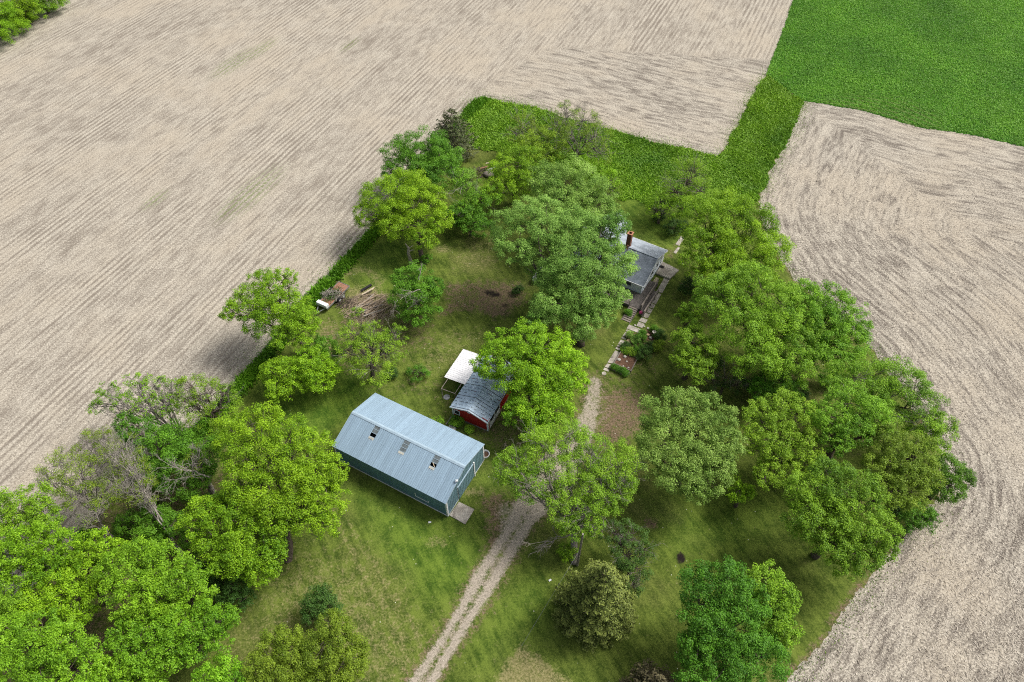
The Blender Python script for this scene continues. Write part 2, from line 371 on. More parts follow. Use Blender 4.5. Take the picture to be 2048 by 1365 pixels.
weed = np.maximum.reduce([blob_mask(c, a, b, th0) for c, a, b in (((470,125),6,2.2),((520,100),5,1.6),((505,385),7,2.4),((470,410),4,1.4),((310,400),2.5,1.2),((700,90),3,1))])
green = np.clip(1-sm(dr, 0, 9), 0, 1)*rightf*.9 + .12
# ---- lawn masks
def poly_mask(uv, soft=1.5): return sm(sdf(X, Y, GP(uv)), -soft, soft)
def line_mask(uv, w, soft=.5): d, _ = seg_dist(X, Y, GP(uv)); return 1-sm(d, w-soft, w+soft)
DRIVE = [(620,1740),(790,1450),(845,1365),(905,1270),(960,1180),(1010,1095),(1050,1030),(1090,975),(1140,905),(1170,855),(1185,800),(1190,765)]
dd, da_ = seg_dist(X, Y, GP(DRIVE)); da_ = da_-math.dist(G(620,1740), G(790,1450)); off = fbm(X, Y, .25, 21)*1.0
wid = np.interp(da_, [0, 17, 24, 28, 33, 40, 48, 54], [.95, 1.0, 1.25, 2.0, 2.1, 1.0, .9, .4])
gravel = 1-sm(dd+off*.8, wid-.45, wid+.75); strip = np.exp(-((dd+off*.25)/.38)**2)*np.interp(da_, [0, 22, 28], [.62, .5, 0])
gravel = np.clip(gravel-strip, 0, 1)*np.interp(da_, [0, 33, 42, 54], [1, 1, .72, .5])
gravel = np.maximum(gravel, .6*poly_mask([(985,1010),(1050,1000),(1085,1010),(1060,1060),(1010,1100)], 1.2))
gravel = np.maximum(gravel, .35*poly_mask([(1170,770),(1215,775),(1235,830),(1190,880),(1160,860)], 2))
dirt = np.maximum.reduce([
    .62*poly_mask([(885,565),(960,558),(1045,562),(1060,600),(1010,640),(930,625),(870,640),(890,605)], 1.3),
    .80*poly_mask([(940,575),(1020,568),(1045,610),(990,640),(950,615)], 1.2),
    .85*poly_mask([(960,990),(1010,985),(1010,1050),(985,1140),(965,1120),(975,1060)], 1.4),
    .80*poly_mask([(1190,775),(1260,770),(1310,800),(1285,870),(1215,905),(1180,880)], 2.5),
    .50*poly_mask([(880,800),(1000,770),(1110,830),(1010,930),(975,890),(890,840)], 2),
    .30*poly_mask([(1340,560),(1560,570),(1700,760),(1800,900),(1600,980),(1490,930),(1470,800),(1320,770)], 3),
    .55*poly_mask([(80,1060),(300,900),(440,850),(520,1000),(480,1150),(380,1250),(300,1400),(-100,1400)], 4),
    .42*poly_mask([(640,640),(830,600),(900,690),(700,760),(600,720)], 2.5), .35*poly_mask([(780,760),(900,740),(880,800),(720,780)], 2),
    .72*blob_mask((1302,1046), .9, .8), .35*poly_mask([(1180,750),(1290,650),(1340,740),(1240,790)], 2),
    .60*line_mask([(990,1145),(1008,1098),(1000,1050)], 1.0, .8), .55*poly_mask([(1335,495),(1352,505),(1348,520),(1328,515)], .5),
    .45*line_mask([(1360,480),(1345,510)], .5, .4), .4*line_mask([(590,600),(680,560),(700,520),(740,480)], .6, .5)])
dirt = np.maximum(dirt, .55*(1-sm(dd+off, wid+.3, wid+1.7)))
dirt = np.maximum(dirt, .62*(1-sm(dy, .1, 1.3)))
char = np.maximum.reduce([.75*blob_mask((985,588), 1.5, .7, -.4), .6*blob_mask((1012,612), .9, .5), .45*blob_mask((1302,1046), .6, .6), .9*blob_mask((1362,1117), .55, .75)])
dry = np.maximum.reduce([
    .85*poly_mask([(1040,1288),(1075,1310),(1150,1370),(1150,1420),(960,1420),(1000,1340)], .8), .45*poly_mask([(560,1080),(760,1120),(880,1300),(840,1420),(420,1420)], 5),
    .5*line_mask([(690,545),(730,540),(760,560),(740,600)], .9, .7), .5*line_mask([(620,615),(690,540),(740,480)], .8, .7), .6*poly_mask([(630,640),(680,650),(660,720),(640,700)], 1), .7*poly_mask([(690,575),(760,570),(785,620),(770,660),(700,660)], 1.5),
    .62*line_mask([(695,1040),(730,1105),(780,1180),(830,1250),(850,1330)], .22, .2), .62*line_mask([(660,1010),(700,1100),(760,1200),(800,1260),(815,1340)], .22, .2),
    .6*line_mask([(560,830),(600,870),(640,930)], .25, .25), .38*poly_mask([(880,660),(1000,650),(960,700),(860,760),(820,740)], 2), .5*blob_mask((872,1085), 1.3, .9),
    .55*blob_mask((945,985), 1.6, .8), .4*poly_mask([(930,450),(1000,470),(1000,540),(900,540)], 2), .6*blob_mask((885,500), 1.4, 1)])
lush = np.maximum.reduce([.9*poly_mask([(520,760),(700,730),(760,770),(660,860),(640,900),(560,850)], 2), .75*poly_mask([(690,960),(880,1040),(960,1070),(960,1170),(860,1200),(760,1100)], 3),
    .6*poly_mask([(980,900),(1100,880),(1020,990),(960,970)], 2), .7*poly_mask([(1230,380),(1400,400),(1370,500),(1260,450)], 2), .55*poly_mask([(680,500),(820,470),(850,560),(740,600)], 2),
    .45*poly_mask([(1060,1130),(1120,1180),(1100,1290),(960,1330),(940,1280)], 2), .45*poly_mask([(1290,1000),(1560,1000),(1480,1130),(1290,1090)], 3)])
# ---- tall grass inside the yard
TALL = [(925,225),(958,197),*NOTCH[1:],(1605,203),(1592,250),(1560,310),(1540,345),(1518,405),(1470,425),(1400,425),(1330,412),(1240,400),(1180,360),(1090,330),(1010,310),(945,298),(912,262)]
dt = sdf(X+wx*1.5, Y+wy*1.5, GP(TALL)); f_t = (fc(dt) > 0) & f_y
def region(name, mask, mat, z, attrs, label=None):
    ii, jj = np.nonzero(mask); n = X.shape[1]; b = ii*n+jj
    F = np.stack([b, b+1, b+n+1, b+n], 1); uq, inv = np.unique(F, return_inverse=True)
    V = np.stack([Xs.ravel()[uq], Ys.ravel()[uq], np.full(len(uq), z)], 1)
    o = raw_mesh(name, V, inv.reshape(F.shape), mat, None, True, {k: ('POINT', a.ravel()[uq]) for k, a in attrs.items()})
    o['kind'] = 'structure'; return o
arcs = poly_mask([(1640,205),(1700,190),(1800,195),(1880,230),(1880,262),(1800,250)], 2); da2, _ = seg_dist(X, Y, GP([(1630,235),(1760,262),(1900,330)]))
region('stubble_field', ~f_y & ~f_a, M['stubble'], 0, dict(rowu=ru, rowv=rv, weed=weed, green=green, brk=brk))
region('lawn', f_y & ~f_t & ~f_a, M['lawn'], 0, dict(dirt=dirt, dry=dry, lush=lush, char=char, gravel=np.where(gravel > .02, gravel*0+0, 0)) if False else dict(dirt=dirt, dry=dry, lush=lush, char=char, gravel=gravel))
region('meadow', f_t & ~f_a, M['meadow'], 0, dict(rowu=ru*0, arc=ru*0))
region('alfalfa_field', f_a, M['alfalfa'], 0, dict(rowu=da2, arc=arcs*.55))
# far land round the modelled part, to the horizon
bm_ = MB()
for (x0, x1, y0, y1) in ((-1500, -128, -1500, 1500), (128, 1500, -1500, 1500), (-128, 128, -1500, -10), (-128, 128, 176, 1500)):
    bm_.add([(x0, y0, 0), (x1, y0, 0), (x1, y1, 0), (x0, y1, 0)], [(0, 1, 2, 3)])
far = bm_.build('distant_fields', M['stubble']); far['kind'] = 'structure'

# ---- tufts and blades
R = np.random.default_rng(11)
def cards(P3, nrm, size, asp, tint, name, mat, parent=None, base=(0, 0, 0)):
    n = len(P3); r = R.normal(size=(n, 3)); nrm = nrm/np.maximum(np.linalg.norm(nrm, axis=1, keepdims=True), 1e-6)
    t = np.cross(nrm, r); t /= np.maximum(np.linalg.norm(t, axis=1, keepdims=True), 1e-6); b = np.cross(nrm, t)
    h = (size*.5)[:, None]; w = h*np.asarray(asp).reshape(-1, 1) if np.ndim(asp) else h*asp; P3 = P3-np.array(base)
    bend = nrm*h*.35
    V = np.stack([P3+t*h-bend*.6, P3+b*w+bend*.3, P3-t*h-bend*.6, P3-b*w+bend*.3], 1).reshape(-1, 3)
    F = np.arange(n*4).reshape(-1, 4)
    return raw_mesh(name, V, F, mat, parent, False, {'tint': ('FACE', tint)})
def blades(xy, hgt, wid, lean, tint, name, mat):
    n = len(xy); a = R.uniform(0, 2*np.pi, n); d = np.stack([np.cos(a), np.sin(a)], 1); l = R.normal(size=(n, 2))*lean[:, None]
    z0 = np.zeros((n, 1)); b0 = np.hstack([xy-d*wid[:, None], z0]); b1 = np.hstack([xy+d*wid[:, None], z0])
    m0 = np.hstack([xy-d*wid[:, None]*.8+l*.4, hgt[:, None]*.65]); m1 = np.hstack([xy+d*wid[:, None]*.8+l*.4, hgt[:, None]*.65])
    t0 = np.hstack([xy+l-d*.02, hgt[:, None]]); t1 = np.hstack([xy+l+d*.02, hgt[:, None]])
    V = np.stack([b0, b1, m1, m0, t1, t0], 1).reshape(-1, 3); i = np.arange(n)[:, None]*6
    F = np.vstack([i+np.array([[0, 1, 2, 3]]), i+np.array([[3, 2, 4, 5]])])
    return raw_mesh(name, V, F, mat, None, False, {'tint': ('FACE', np.concatenate([tint, tint]))})
def sample_region(fmask, n, dens=None):
    ii, jj = np.nonzero(fmask); w = None if dens is None else fc(dens)[ii, jj]
    k = R.choice(len(ii), n, p=None if w is None else w/w.sum()); q = R.random((n, 2))*cell
    return np.stack([gx[jj[k]]+q[:, 0], gy[ii[k]]+q[:, 1]], 1)
xy = sample_region(f_t & ~f_a, 60000); nn = vnoise(xy[:, 0], xy[:, 1], .5, 4)
o = blades(xy, R.uniform(.14, .34, len(xy))*(.6+nn*.9), R.uniform(.05, .11, len(xy)), R.uniform(.1, .3, len(xy)), np.clip(fbm(xy[:, 0], xy[:, 1], .12, 50)*1.3+.3+nn*.35+R.random(len(xy))*.35, 0, 1), 'tall_grass', LEAF['grass'])
tag(o, 'tall lush grass band between the stubble and the yard', 'grass', kind='stuff')
dl, _ = seg_dist(X, Y, yl[6:]); edge = np.exp(-((dl-1.2)/.9)**2)*(fc(dy).min()*0+1)
xy = sample_region(f_y & (fc(dl) < 2.6), 26000, np.exp(-((dl-1.0)/.8)**2)+1e-4); nn = vnoise(xy[:, 0], xy[:, 1], .6, 8)
o = blades(xy, R.uniform(.3, .7, len(xy))*(.5+nn), R.uniform(.06, .13, len(xy)), R.uniform(.1, .35, len(xy)), np.clip(nn*.8+R.random(len(xy))*.4-.1, 0, 1), 'field_edge_grass', LEAF['deep'])
tag(o, 'dark green uncut grass strip along the left field edge', 'grass', kind='stuff')
xy = sample_region(f_a & (fc(Y) < 175) & (fc(X) < 126), 230000); nn = vnoise(xy[:, 0], xy[:, 1], .35, 14)
o = cards(np.hstack([xy, R.uniform(.12, .4, (len(xy), 1))]), np.hstack([R.normal(size=(len(xy), 2))*.5, np.ones((len(xy), 1))]), R.uniform(.14, .27, len(xy)), .7, np.clip(fbm(xy[:, 0], xy[:, 1], .08, 60)*1.2+nn*.3+.1+R.random(len(xy))*.4, 0, 1), 'alfalfa_leaves', LEAF['crop'])
tag(o, 'dense dark green crop leaves covering the upper right field', 'crop', kind='stuff')
fd = fc(dy)
xy = sample_region(~f_y & ~f_a & (fd > -3.5), 16000, np.exp(np.minimum(dy, 0)/.8)*(.25+fbm(X, Y, .15, 40)+.5)); nn = vnoise(xy[:, 0], xy[:, 1], .6, 18)
o = blades(xy, R.uniform(.05, .2, len(xy)), R.uniform(.02, .05, len(xy)), R.uniform(.02, .08, len(xy)), np.clip(nn*.5+R.random(len(xy))*.4, 0, 1), 'edge_weeds', LEAF['mid'])
tag(o, 'thin green weeds straggling from the yard edge into the stubble', 'weeds', kind='stuff')
xy = sample_region(~f_y & ~f_a & (fc(X) > 0) & (fc(Y) < 100), 130000, 1/(20+np.hypot(X-60, Y-20))**1.2); n = len(xy); a = R.uniform(0, np.pi, n)
nn = vnoise(xy[:, 0], xy[:, 1], .6, 30)
# straw pieces lying on the near stubble
L_, w_ = R.uniform(.15, .42, n), R.uniform(.007, .016, n); d = np.stack([np.cos(a), np.sin(a)], 1)*L_[:, None]/2; q = np.stack([-np.sin(a), np.cos(a)], 1)*w_[:, None]; z = R.uniform(.02, .09, (n, 1))
V = np.stack([np.hstack([xy-d-q, z]), np.hstack([xy+d-q, z+R.normal(size=(n, 1))*.03]), np.hstack([xy+d+q, z+.02]), np.hstack([xy-d+q, z])], 1).reshape(-1, 3)
mt = NT('loose_straw'); mt.fin(mt.mix(mt.attr('tint'), (.20, .17, .135), (.72, .66, .57)), .8, .2)
o = raw_mesh('loose_straw', V, np.arange(n*4).reshape(-1, 4), mt.m, None, False, {'tint': ('FACE', R.random(n))})
tag(o, 'loose pale straw scattered over the right stubble field', 'straw', kind='stuff')
# ------------------------------------------------------------------ BUILDINGS
def ribbed_slope(mb, x0, x1, pa, pb, per=.305, hgt=.028, thick=.03):
    """sheet between line pa=(y,z) and pb=(y,z), ribs running from pa to pb; x along the building"""
    xs = []; x = x0
    while x < x1-1e-4:
        for o, z in ((0, 0), (per-.085, 0), (per-.065, hgt), (per-.02, hgt), (per, 0)):
            if x+o <= x1+1e-6 and (not xs or x+o > xs[-1][0]+1e-6): xs.append((x+o, z))
        x += per
    if xs[-1][0] < x1-1e-4: xs.append((x1, 0))
    ny, nz = -(pb[1]-pa[1]), pb[0]-pa[0]; l = math.hypot(ny, nz); ny, nz = ny/l, nz/l
    if nz < 0: ny, nz = -ny, -nz
    vs = []; n = len(xs)
    for px, h in xs: vs += [(px, pa[0]+ny*h, pa[1]+nz*h), (px, pb[0]+ny*h, pb[1]+nz*h)]
    fs = [(2*i, 2*i+2, 2*i+3, 2*i+1) for i in range(n-1)]
    b = len(vs)
    for px in (x0, x1):
        for q in (pa, pb): vs.append((px, q[0]-ny*thick, q[1]-nz*thick))
    fs += [(b, b+1, b+3, b+2), (0, 1, b+1, b), (2*n-2, b+2, b+3, 2*n-1)]
    vs += [(x0, pa[0], pa[1]), (x1, pa[0], pa[1]), (x0, pb[0], pb[1]), (x1, pb[0], pb[1])]
    fs += [(b+4, b, b+2, b+5), (b+6, b+7, b+3, b+1)]
    return mb.add(vs, fs)
def gable_wall(mb, x, W, h, hr, t):                   # wall lying across the building at x..x+t
    p = [(0, 0), (W, 0), (W, h), (W/2, hr), (0, h)]
    return mb.add([(x, a, b) for a, b in p]+[(x+t, a, b) for a, b in p],
                  [(4,3,2,1,0), (5,6,7,8,9)]+[(i, (i+1) % 5, 5+(i+1) % 5, 5+i) for i in range(5)])

# ---- blue pole barn
L, Wd, h, hr = 15.27, 8.23, 3.455, 4.86; k = (hr-h)/(Wd/2); oe = .17
barn = empty('pole_barn', (-20.687, 41.342, 0), -.492, 'long pale blue metal barn with teal walls and three broken roof skylights', 'barn')
MB().box(.08, L-.08, 0, .08, .0, h-.04).build('wall', M['teal'], barn)
MB().box(.08, L-.08, Wd-.08, Wd, .0, h-.04).build('wall', M['teal'], barn)
gable_wall(MB(), 0, Wd, h-.045, hr-.045, .079).build('wall', M['teal_lit'], barn)
gable_wall(MB(), L-.079, Wd, h-.045, hr-.045, .079).build('wall', M['teal_lit'], barn)
sw = MB()                                              # battens of the ribbed siding
x = .2
while x < L-.1: sw.box(x, x+.05, -.022, 0, .12, h-.1); x += .305
sw.build('siding_rib', M['teal'], barn)
sw = MB(); y = .2
while y < Wd-.1: sw.box(L, L+.022, y, y+.05, .12, h+k*min(y, Wd-y)-.12); y += .305
sw.build('siding_rib', M['teal_lit'], barn)
SKY = [(3.37, 4.11), (7.48, 8.26), (11.6, 12.34)]; ys0, ys1 = 2.62, 3.95
zr = lambda y: h+k*y                                   # roof plane height on the front slope
rf = MB(); y0 = -oe
edges = [-.06]+[e for s in SKY for e in s]+[L+.06]
for a, b in zip(edges[::2], edges[1::2]): ribbed_slope(rf, a, b, (y0, zr(y0)), (Wd/2, hr))
for a, b in SKY:
    ribbed_slope(rf, a, b, (y0, zr(y0)), (ys0, zr(ys0)))
    ribbed_slope(rf, a, b, (ys1, zr(ys1)), (Wd/2, hr))
ribbed_slope(rf, -.06, L+.06, (Wd+oe, zr(-oe)), (Wd/2, hr))
roof = rf.build('roof', M['roof_metal'], barn)
rc = MB()
for s in (-1, 1):
    a = (Wd/2, hr+.05); b = (Wd/2+s*.22, hr+.05-.22*k)
    rc.add([(-.08, *a), (L+.08, *a), (L+.08, *b), (-.08, *b), (-.08, a[0], a[1]-.02), (L+.08, a[0], a[1]-.02), (L+.08, b[0], b[1]-.02), (-.08, b[0], b[1]-.02)],
           [(0,1,2,3), (7,6,5,4), (0,3,7,4), (1,5,6,2), (3,2,6,7)])
rc.build('ridge_cap', M['roof_cap'], roof)
rk = MB()
for xx in (-.10, L+.061):
    for s in (0, 1):
        ya, yb = (-oe-.02, Wd/2) if s == 0 else (Wd+oe+.02, Wd/2)
        za, zb = zr(-oe-.02), hr
        rk.add([(xx, ya, za-.14), (xx+.038, ya, za-.14), (xx+.038, yb, zb-.14), (xx, yb, zb-.14), (xx, ya, za+.035), (xx+.038, ya, za+.035), (xx+.038, yb, zb+.035), (xx, yb, zb+.035)],
               [(0,1,2,3), (7,6,5,4), (0,4,5,1), (1,5,6,2), (2,6,7,3), (3,7,4,0)])
rk.build('rake_trim', M['roof_cap'], barn)
tw = MB()
for xx in (-.03, L-.12): tw.box(xx, xx+.19, -.05, -.0225, 0, h-.08)
tw.box(L+.0225, L+.05, -.05, .17, 0, h-.05); tw.box(L+.0225, L+.05, Wd-.17, Wd+.03, 0, h-.05)
tw.build('corner_trim', M['white'], barn)
bt = MB(); bt.box(.16, L-.16, -.045, -.0225, .02, .24); bt.box(L+.0225, L+.04, .17, 2.3, .02, .15); bt.box(L+.0225, L+.04, 5.95, Wd-.17, .02, .15)
bt.build('base_board', M['white'], barn)
for i, (a, b) in enumerate(SKY):
    e = MB(); t = .05
    def slab(mb, x0, x1, ya, yb, off, th):
        n = math.hypot(k, 1); dy_, dz = -k/n, 1/n
        q = [(x0, ya), (x1, ya), (x1, yb), (x0, yb)]
        lo = [(px, py+dy_*off, zr(py)+dz*off) for px, py in q]; hi = [(px, py+dy_*(off+th), zr(py)+dz*(off+th)) for px, py in q]
        return mb.add(lo+hi, [(3,2,1,0), (4,5,6,7), (0,1,5,4), (1,2,6,5), (2,3,7,6), (3,0,4,7)])
    n3 = (ys1-ys0)/3
    for j in range(4): slab(e, a, b, ys0+j*n3-.022, ys0+j*n3+.022, -.02, .05)
    fr = e.build('skylight', M['roof_cap'], barn)
    for j in range(3):
        if j == 0 and i != 1:                          # the fallen lowest panel: a hole, with a black sheet below painting the loft's shade
            ho = MB(); slab(ho, a+.01, b-.01, ys0+.03, ys0+n3-.03, -.45, .01).build('loft_shade_sheet', M['black'], fr)
            if i == 2: MB().bar((a+.2, ys0+n3-.04, zr(ys0+n3)+.03), (b-.1, ys0+.05, zr(ys0)+.03), .06, .04).build('broken_batten', M['plank'], fr)
        else:
            pm = MB(); slab(pm, a+.015, b-.015, ys0+j*n3+.024, ys0+(j+1)*n3-.024, -.02, .02)
            if i != 1 or j == 2:
                for q in (1, 2): slab(pm, a+(b-a)*q/3-.012, a+(b-a)*q/3+.012, ys0+j*n3+.03, ys0+(j+1)*n3-.03, .0005, .012)
            pm.build('pane', M['fibre'], fr)
    fl = MB(); slab(fl, a+.02, b-.02, ys0-.26, ys0-.026, .03, .012)
    for q in range(4): slab(fl, a+.08+q*.19, a+.11+q*.19, ys0-.42, ys0-.265, .03, .012)
    fl.build('flashing', M['grime'], fr)
wf = MB(); wf.box(11.02, 11.10, -.055, -.0225, 1.10, 1.78); wf.box(11.10, 12.84, -.075, -.0225, 1.10, 1.19); wf.box(12.78, 12.84, -.055, -.0225, 1.19, 1.42)
w = wf.build('window', M['white'], barn); MB().box(11.10, 12.78, -.04, -.0225, 1.19, 1.70).build('shutter', M['teal'], w)
d = MB().box(L+.03, L+.075, 2.42, 4.05, .06, 2.85); y = 2.55
while y < 4.0: d.box(L+.075, L+.095, y, y+.05, .1, 2.8); y += .305
d.build('sliding_door', M['teal_lit'], barn)
d = MB().box(L+.03, L+.075, 4.08, 5.72, .06, 2.85); y = 4.2
while y < 5.7: d.box(L+.075, L+.095, y, y+.05, .1, 2.8); y += .305
d.build('sliding_door', M['teal_lit'], barn)
MB().box(L+.023, L+.13, 2.3, 5.95, 2.87, 3.0).build('door_track', M['roof_cap'], barn)
MB().box(L+.03, L+.16, 5.76, 5.93, .02, 3.12).build('door_post', M['white'], barn)
MB().bar((L+.05, 4.065, .05), (L+.05, 4.065, 2.84), .02).build('door_edge', M['white'], barn)
cn = MB().tube([(L+.04, 2.3, .3), (L+.04, 2.3, 4.0), (L+.06, 2.34, 4.3)], .016, 6); cn.build('conduit', M['white'], barn)
lp = MB().lathe([(0, .0), (.11, .0), (.13, .10), (.05, .2), (0, .2)], (L+.02, 2.36, zr(2.36)+.14), 12)
lp.bar((L-.18, 2.36, zr(2.36)+.22), (L+.22, 2.36, zr(2.36)+.22), .05); lp.bar((L+.02, 2.16, zr(2.36)+.22), (L+.02, 2.56, zr(2.36)+.22), .05); lp.tube([(L+.02, 2.36, zr(2.36)-.05), (L+.02, 2.36, zr(2.36)+.16)], .025)
lp.build('yard_lamp', M['white'], barn)

# ---- red shed
sy = -.45; SO = (-7.35, 47.5, 0); SW, SL, sh, shr, sx = 4.9, 8.7, 2.3, 3.16, 2.38
shed = empty('red_shed', SO, sy, 'small red shed with blue grey patched roof and white trim', 'shed')
def gw(y, t):
    p = [(0, .12), (SW, .12), (SW, sh-.02), (sx, shr-.03), (0, sh+.1)]
    return MB().add([(a, y, b) for a, b in p]+[(a, y+t, b) for a, b in p], [(0,1,2,3,4), (9,8,7,6,5)]+[(i, 5+i, 5+(i+1) % 5, (i+1) % 5) for i in range(5)])
def lap(mb, y, out, hi):                              # horizontal siding shadow lines
    z = .3
    while z < hi: mb.box(.06, SW-.06, y-out, y, z, z+.03); z += .2
    return mb
gw(0, .08).build('wall', M['red'], shed); gw(SL-.08, .08).build('wall', M['red'], shed)
MB().box(0, .08, .08, SL-.08, .12, sh+.08).build('wall', M['red'], shed)
w = MB().box(SW-.08, SW, .08, .5, .12, sh-.04); w.box(SW-.08, SW, 3.3, SL-.08, .12, sh-.04); w.build('wall', M['red'], shed)
lo = MB().box(SW-.07, SW+.01, .5, 3.3, .12, 1.0); y = .75
while y < 3.2: lo.box(SW+.01, SW+.03, y, y+.03, .15, .98); y += .25
lo.build('porch_panel', M['white'], shed)
up = MB().box(SW-.07, SW+.01, .5, 3.3, sh-.28, sh-.06)
for yy in (.5, 1.8, 3.18): up.box(SW-.068, SW+.02, yy, yy+.12, 1.0, sh-.28)
up.build('porch_frame', M['white'], shed)
for yy in (.62, 1.92): MB().box(SW-.055, SW-.035, yy, yy+1.18 if yy < 1 else 3.18, 1.0, sh-.28).build('screen', M['black'], shed)
fl = MB().box(-.05, SW+.05, -.05, SL+.05, 0, .12); fl.build('sill', M['wood'], shed)
MB().add([(-.02, -.03, .12), (SW, -.03, .12), (SW, 0, .12), (-.02, 0, .12), (-.02, -.03, .22), (SW, -.03, .22), (SW, 0, .22), (-.02, 0, .22)], [(0,1,5,4), (4,5,6,7), (1,2,6,5), (3,0,4,7)]).build('base_trim', M['wood'], shed)
def slope(xa, za, xb, zb, mb, y0=-.22, y1=SL+.2, th=.07):
    return mb.add([(xa, y0, za), (xb, y0, zb), (xb, y1, zb), (xa, y1, za), (xa, y0, za-th), (xb, y0, zb-th), (xb, y1, zb-th), (xa, y1, za-th)],
                  [(0,1,2,3) if xa < xb else (3,2,1,0), (7,6,5,4), (0,4,5,1), (1,5,6,2), (2,6,7,3), (3,7,4,0)])
slopes = MB(); slope(-.22, sh+.08, sx, shr+.05, slopes); slope(SW+.12, sh-.10, sx, shr+.05, slopes); rs = slopes.build('roof', M['dashroof'], shed)
MB().bar((sx, -.2, shr+.06), (sx, SL+.18, shr+.06), .14, .03).build('ridge_cap', M['dashroof'], rs)
tr = MB()
for yy in (-.26, SL+.205):
    tr.add([(-.24, yy, sh-.08), (sx, yy, shr-.12), (sx, yy, shr+.07), (-.24, yy, sh+.10), (-.24, yy+.035, sh-.08), (sx, yy+.035, shr-.12), (sx, yy+.035, shr+.07), (-.24, yy+.035, sh+.10)], [(0,1,2,3), (7,6,5,4), (0,3,7,4), (3,2,6,7), (0,4,5,1)])
    tr.add([(SW+.14, yy, sh-.27), (sx, yy, shr-.12), (sx, yy, shr+.07), (SW+.14, yy, sh-.09), (SW+.14, yy+.035, sh-.27), (sx, yy+.035, shr-.12), (sx, yy+.035, shr+.07), (SW+.14, yy+.035, sh-.09)], [(3,2,1,0), (4,5,6,7), (4,7,3,0), (7,6,2,3), (1,5,4,0)])
tr.build('rake_trim', M['white'], shed)
tr = MB().box(-.04, .12, -.035, -.005, .12, sh); tr.box(SW-.14, SW+.035, -.036, -.005, .12, sh-.12); tr.box(SW+.004, SW+.036, -.005, .14, .12, sh-.12); tr.box(SW+.004, SW+.034, .40, .5, .12, sh-.1)
tr.build('corner_trim', M['white'], shed)
wf = MB()
for a in ((.24, 1.0, 1.0, 1.09), (.24, 1.0, 1.82, 1.9), (.24, .32, 1.09, 1.82), (.92, 1.0, 1.09, 1.82)): wf.box(a[0], a[1], -.045, -.004, a[2], a[3])
wf = wf.build('window', M['white'], shed); MB().box(.32, .92, -.02, -.004, 1.09, 1.82).build('pane', M['black'], wf)
MB().box(sx-.14, sx+.22, -.2, -.004, shr-.52, shr-.30).build('gable_light', M['white'], shed, bevel=.02)
# ---- carport joined to the shed's left side: its own frame and white roof
cp = empty('carport', SO, sy, 'white ribbed metal carport roof on thin posts beside the red shed', 'carport')
c = MB(); per = .30; y = 3.5
ys = []
while y < 8.45: ys += [(y, 0), (y+.2, 0), (y+.22, .03), (y+.27, .03), (y+.29, 0)]; y += per
za, zb = 2.36, 2.52; vs = []
for yy, hh in ys: vs += [(-3.1, yy, za+hh), (-.1, yy, zb+hh)]
n = len(ys); fs = [(2*i, 2*i+1, 2*i+3, 2*i+2) for i in range(n-1)]
bb = len(vs); vs += [(-3.1, ys[0][0], za-.03), (-.1, ys[0][0], zb-.03), (-3.1, ys[-1][0], za-.03), (-.1, ys[-1][0], zb-.03)]
fs += [(bb, bb+2, bb+3, bb+1), (0, bb, bb+1, 1), (2*n-2, 2*n-1, bb+3, bb+2), (bb, 0, 2*n-2, bb+2) if False else (bb, bb+2, 2*n-2, 0), (1, 2*n-1, bb+3, bb+1)]
MB().add(vs, fs).build('roof', M['whitemetal'], cp)
fr = MB()
for xx, zz in ((-2.55, 2.30), (-.6, 2.42)): fr.bar((xx, 1.78, zz), (xx, 8.4, zz), .07)
fr.bar((-2.58, 1.78, 2.30), (-.57, 1.78, 2.42), .07)
fr.build('frame', M['wood'], cp)
for xx, yy, zz in ((-2.55, 1.82, 2.27), (-.6, 1.82, 2.39), (-2.55, 8.3, 2.27), (-2.55, 5.0, 2.27)): MB().bar((xx, yy, 0), (xx, yy, zz), .07).build('post', M['wood'], cp)

# ---- farmhouse
hy = -.541; HO = (18.615, 68.389, 0); HD, hh, hhr = 8.207, 2.44, 4.30; HL = 12.0; kk = (hhr-hh)/(HD/2)
house = empty('farmhouse', HO, hy, 'white farmhouse with grey shingle roof and brick chimney, half hidden by big tree', 'house')
MB().box(-HL, 0, 0, .12, 0, hh-.02).build('wall', M['siding'], house); MB().box(-HL, 0, HD-.12, HD, 0, hh-.02).build('wall', M['siding'], house)
for xx in (-.12, -HL):
    p = [(.12 if q in (0, 4) else HD-.12 if q in (1, 2) else HD/2, z) for q, z in enumerate((0, 0, hh+.03, hhr-.06, hh+.03))]
    MB().add([(xx, a, b) for a, b in p]+[(xx+.12, a, b) for a, b in p], [(4,3,2,1,0), (5,6,7,8,9)]+[(i, (i+1) % 5, 5+(i+1) % 5, 5+i) for i in range(5)]).build('wall', M['siding'], house)
lp = MB(); z = .5
while z < hh+.9:
    ins = max(0, (z-hh)/kk)+.02 if z > hh else 0; lp.box(0, .018, ins+.02, HD-ins-.02, z, z+.03); z += .22
z = .3
while z < hh-.1: lp.box(-HL, 0, -.018, 0, z, z+.03); z += .22
lp.build('lap_siding', M['siding'], house)
def hslope(mb, ya, za, yb, zb, x0, x1, th=.09):
    return mb.add([(x0, ya, za), (x1, ya, za), (x1, yb, zb), (x0, yb, zb), (x0, ya, za-th), (x1, ya, za-th), (x1, yb, zb-th), (x0, yb, zb-th)],
                  [(0,1,2,3) if ya < yb else (3,2,1,0), (7,6,5,4), (0,4,5,1), (1,5,6,2), (2,6,7,3), (3,7,4,0)])
m = MB(); hslope(m, -.3, hh-.3*kk+.03, HD/2, hhr+.03, -HL-.3, .3); rf = m.build('roof', M['shingle'], house)
m = MB(); hslope(m, HD+.3, hh-.3*kk+.03, HD/2, hhr+.03, -HL-.3, .3); m.build('roof', M['shingle2'], house)
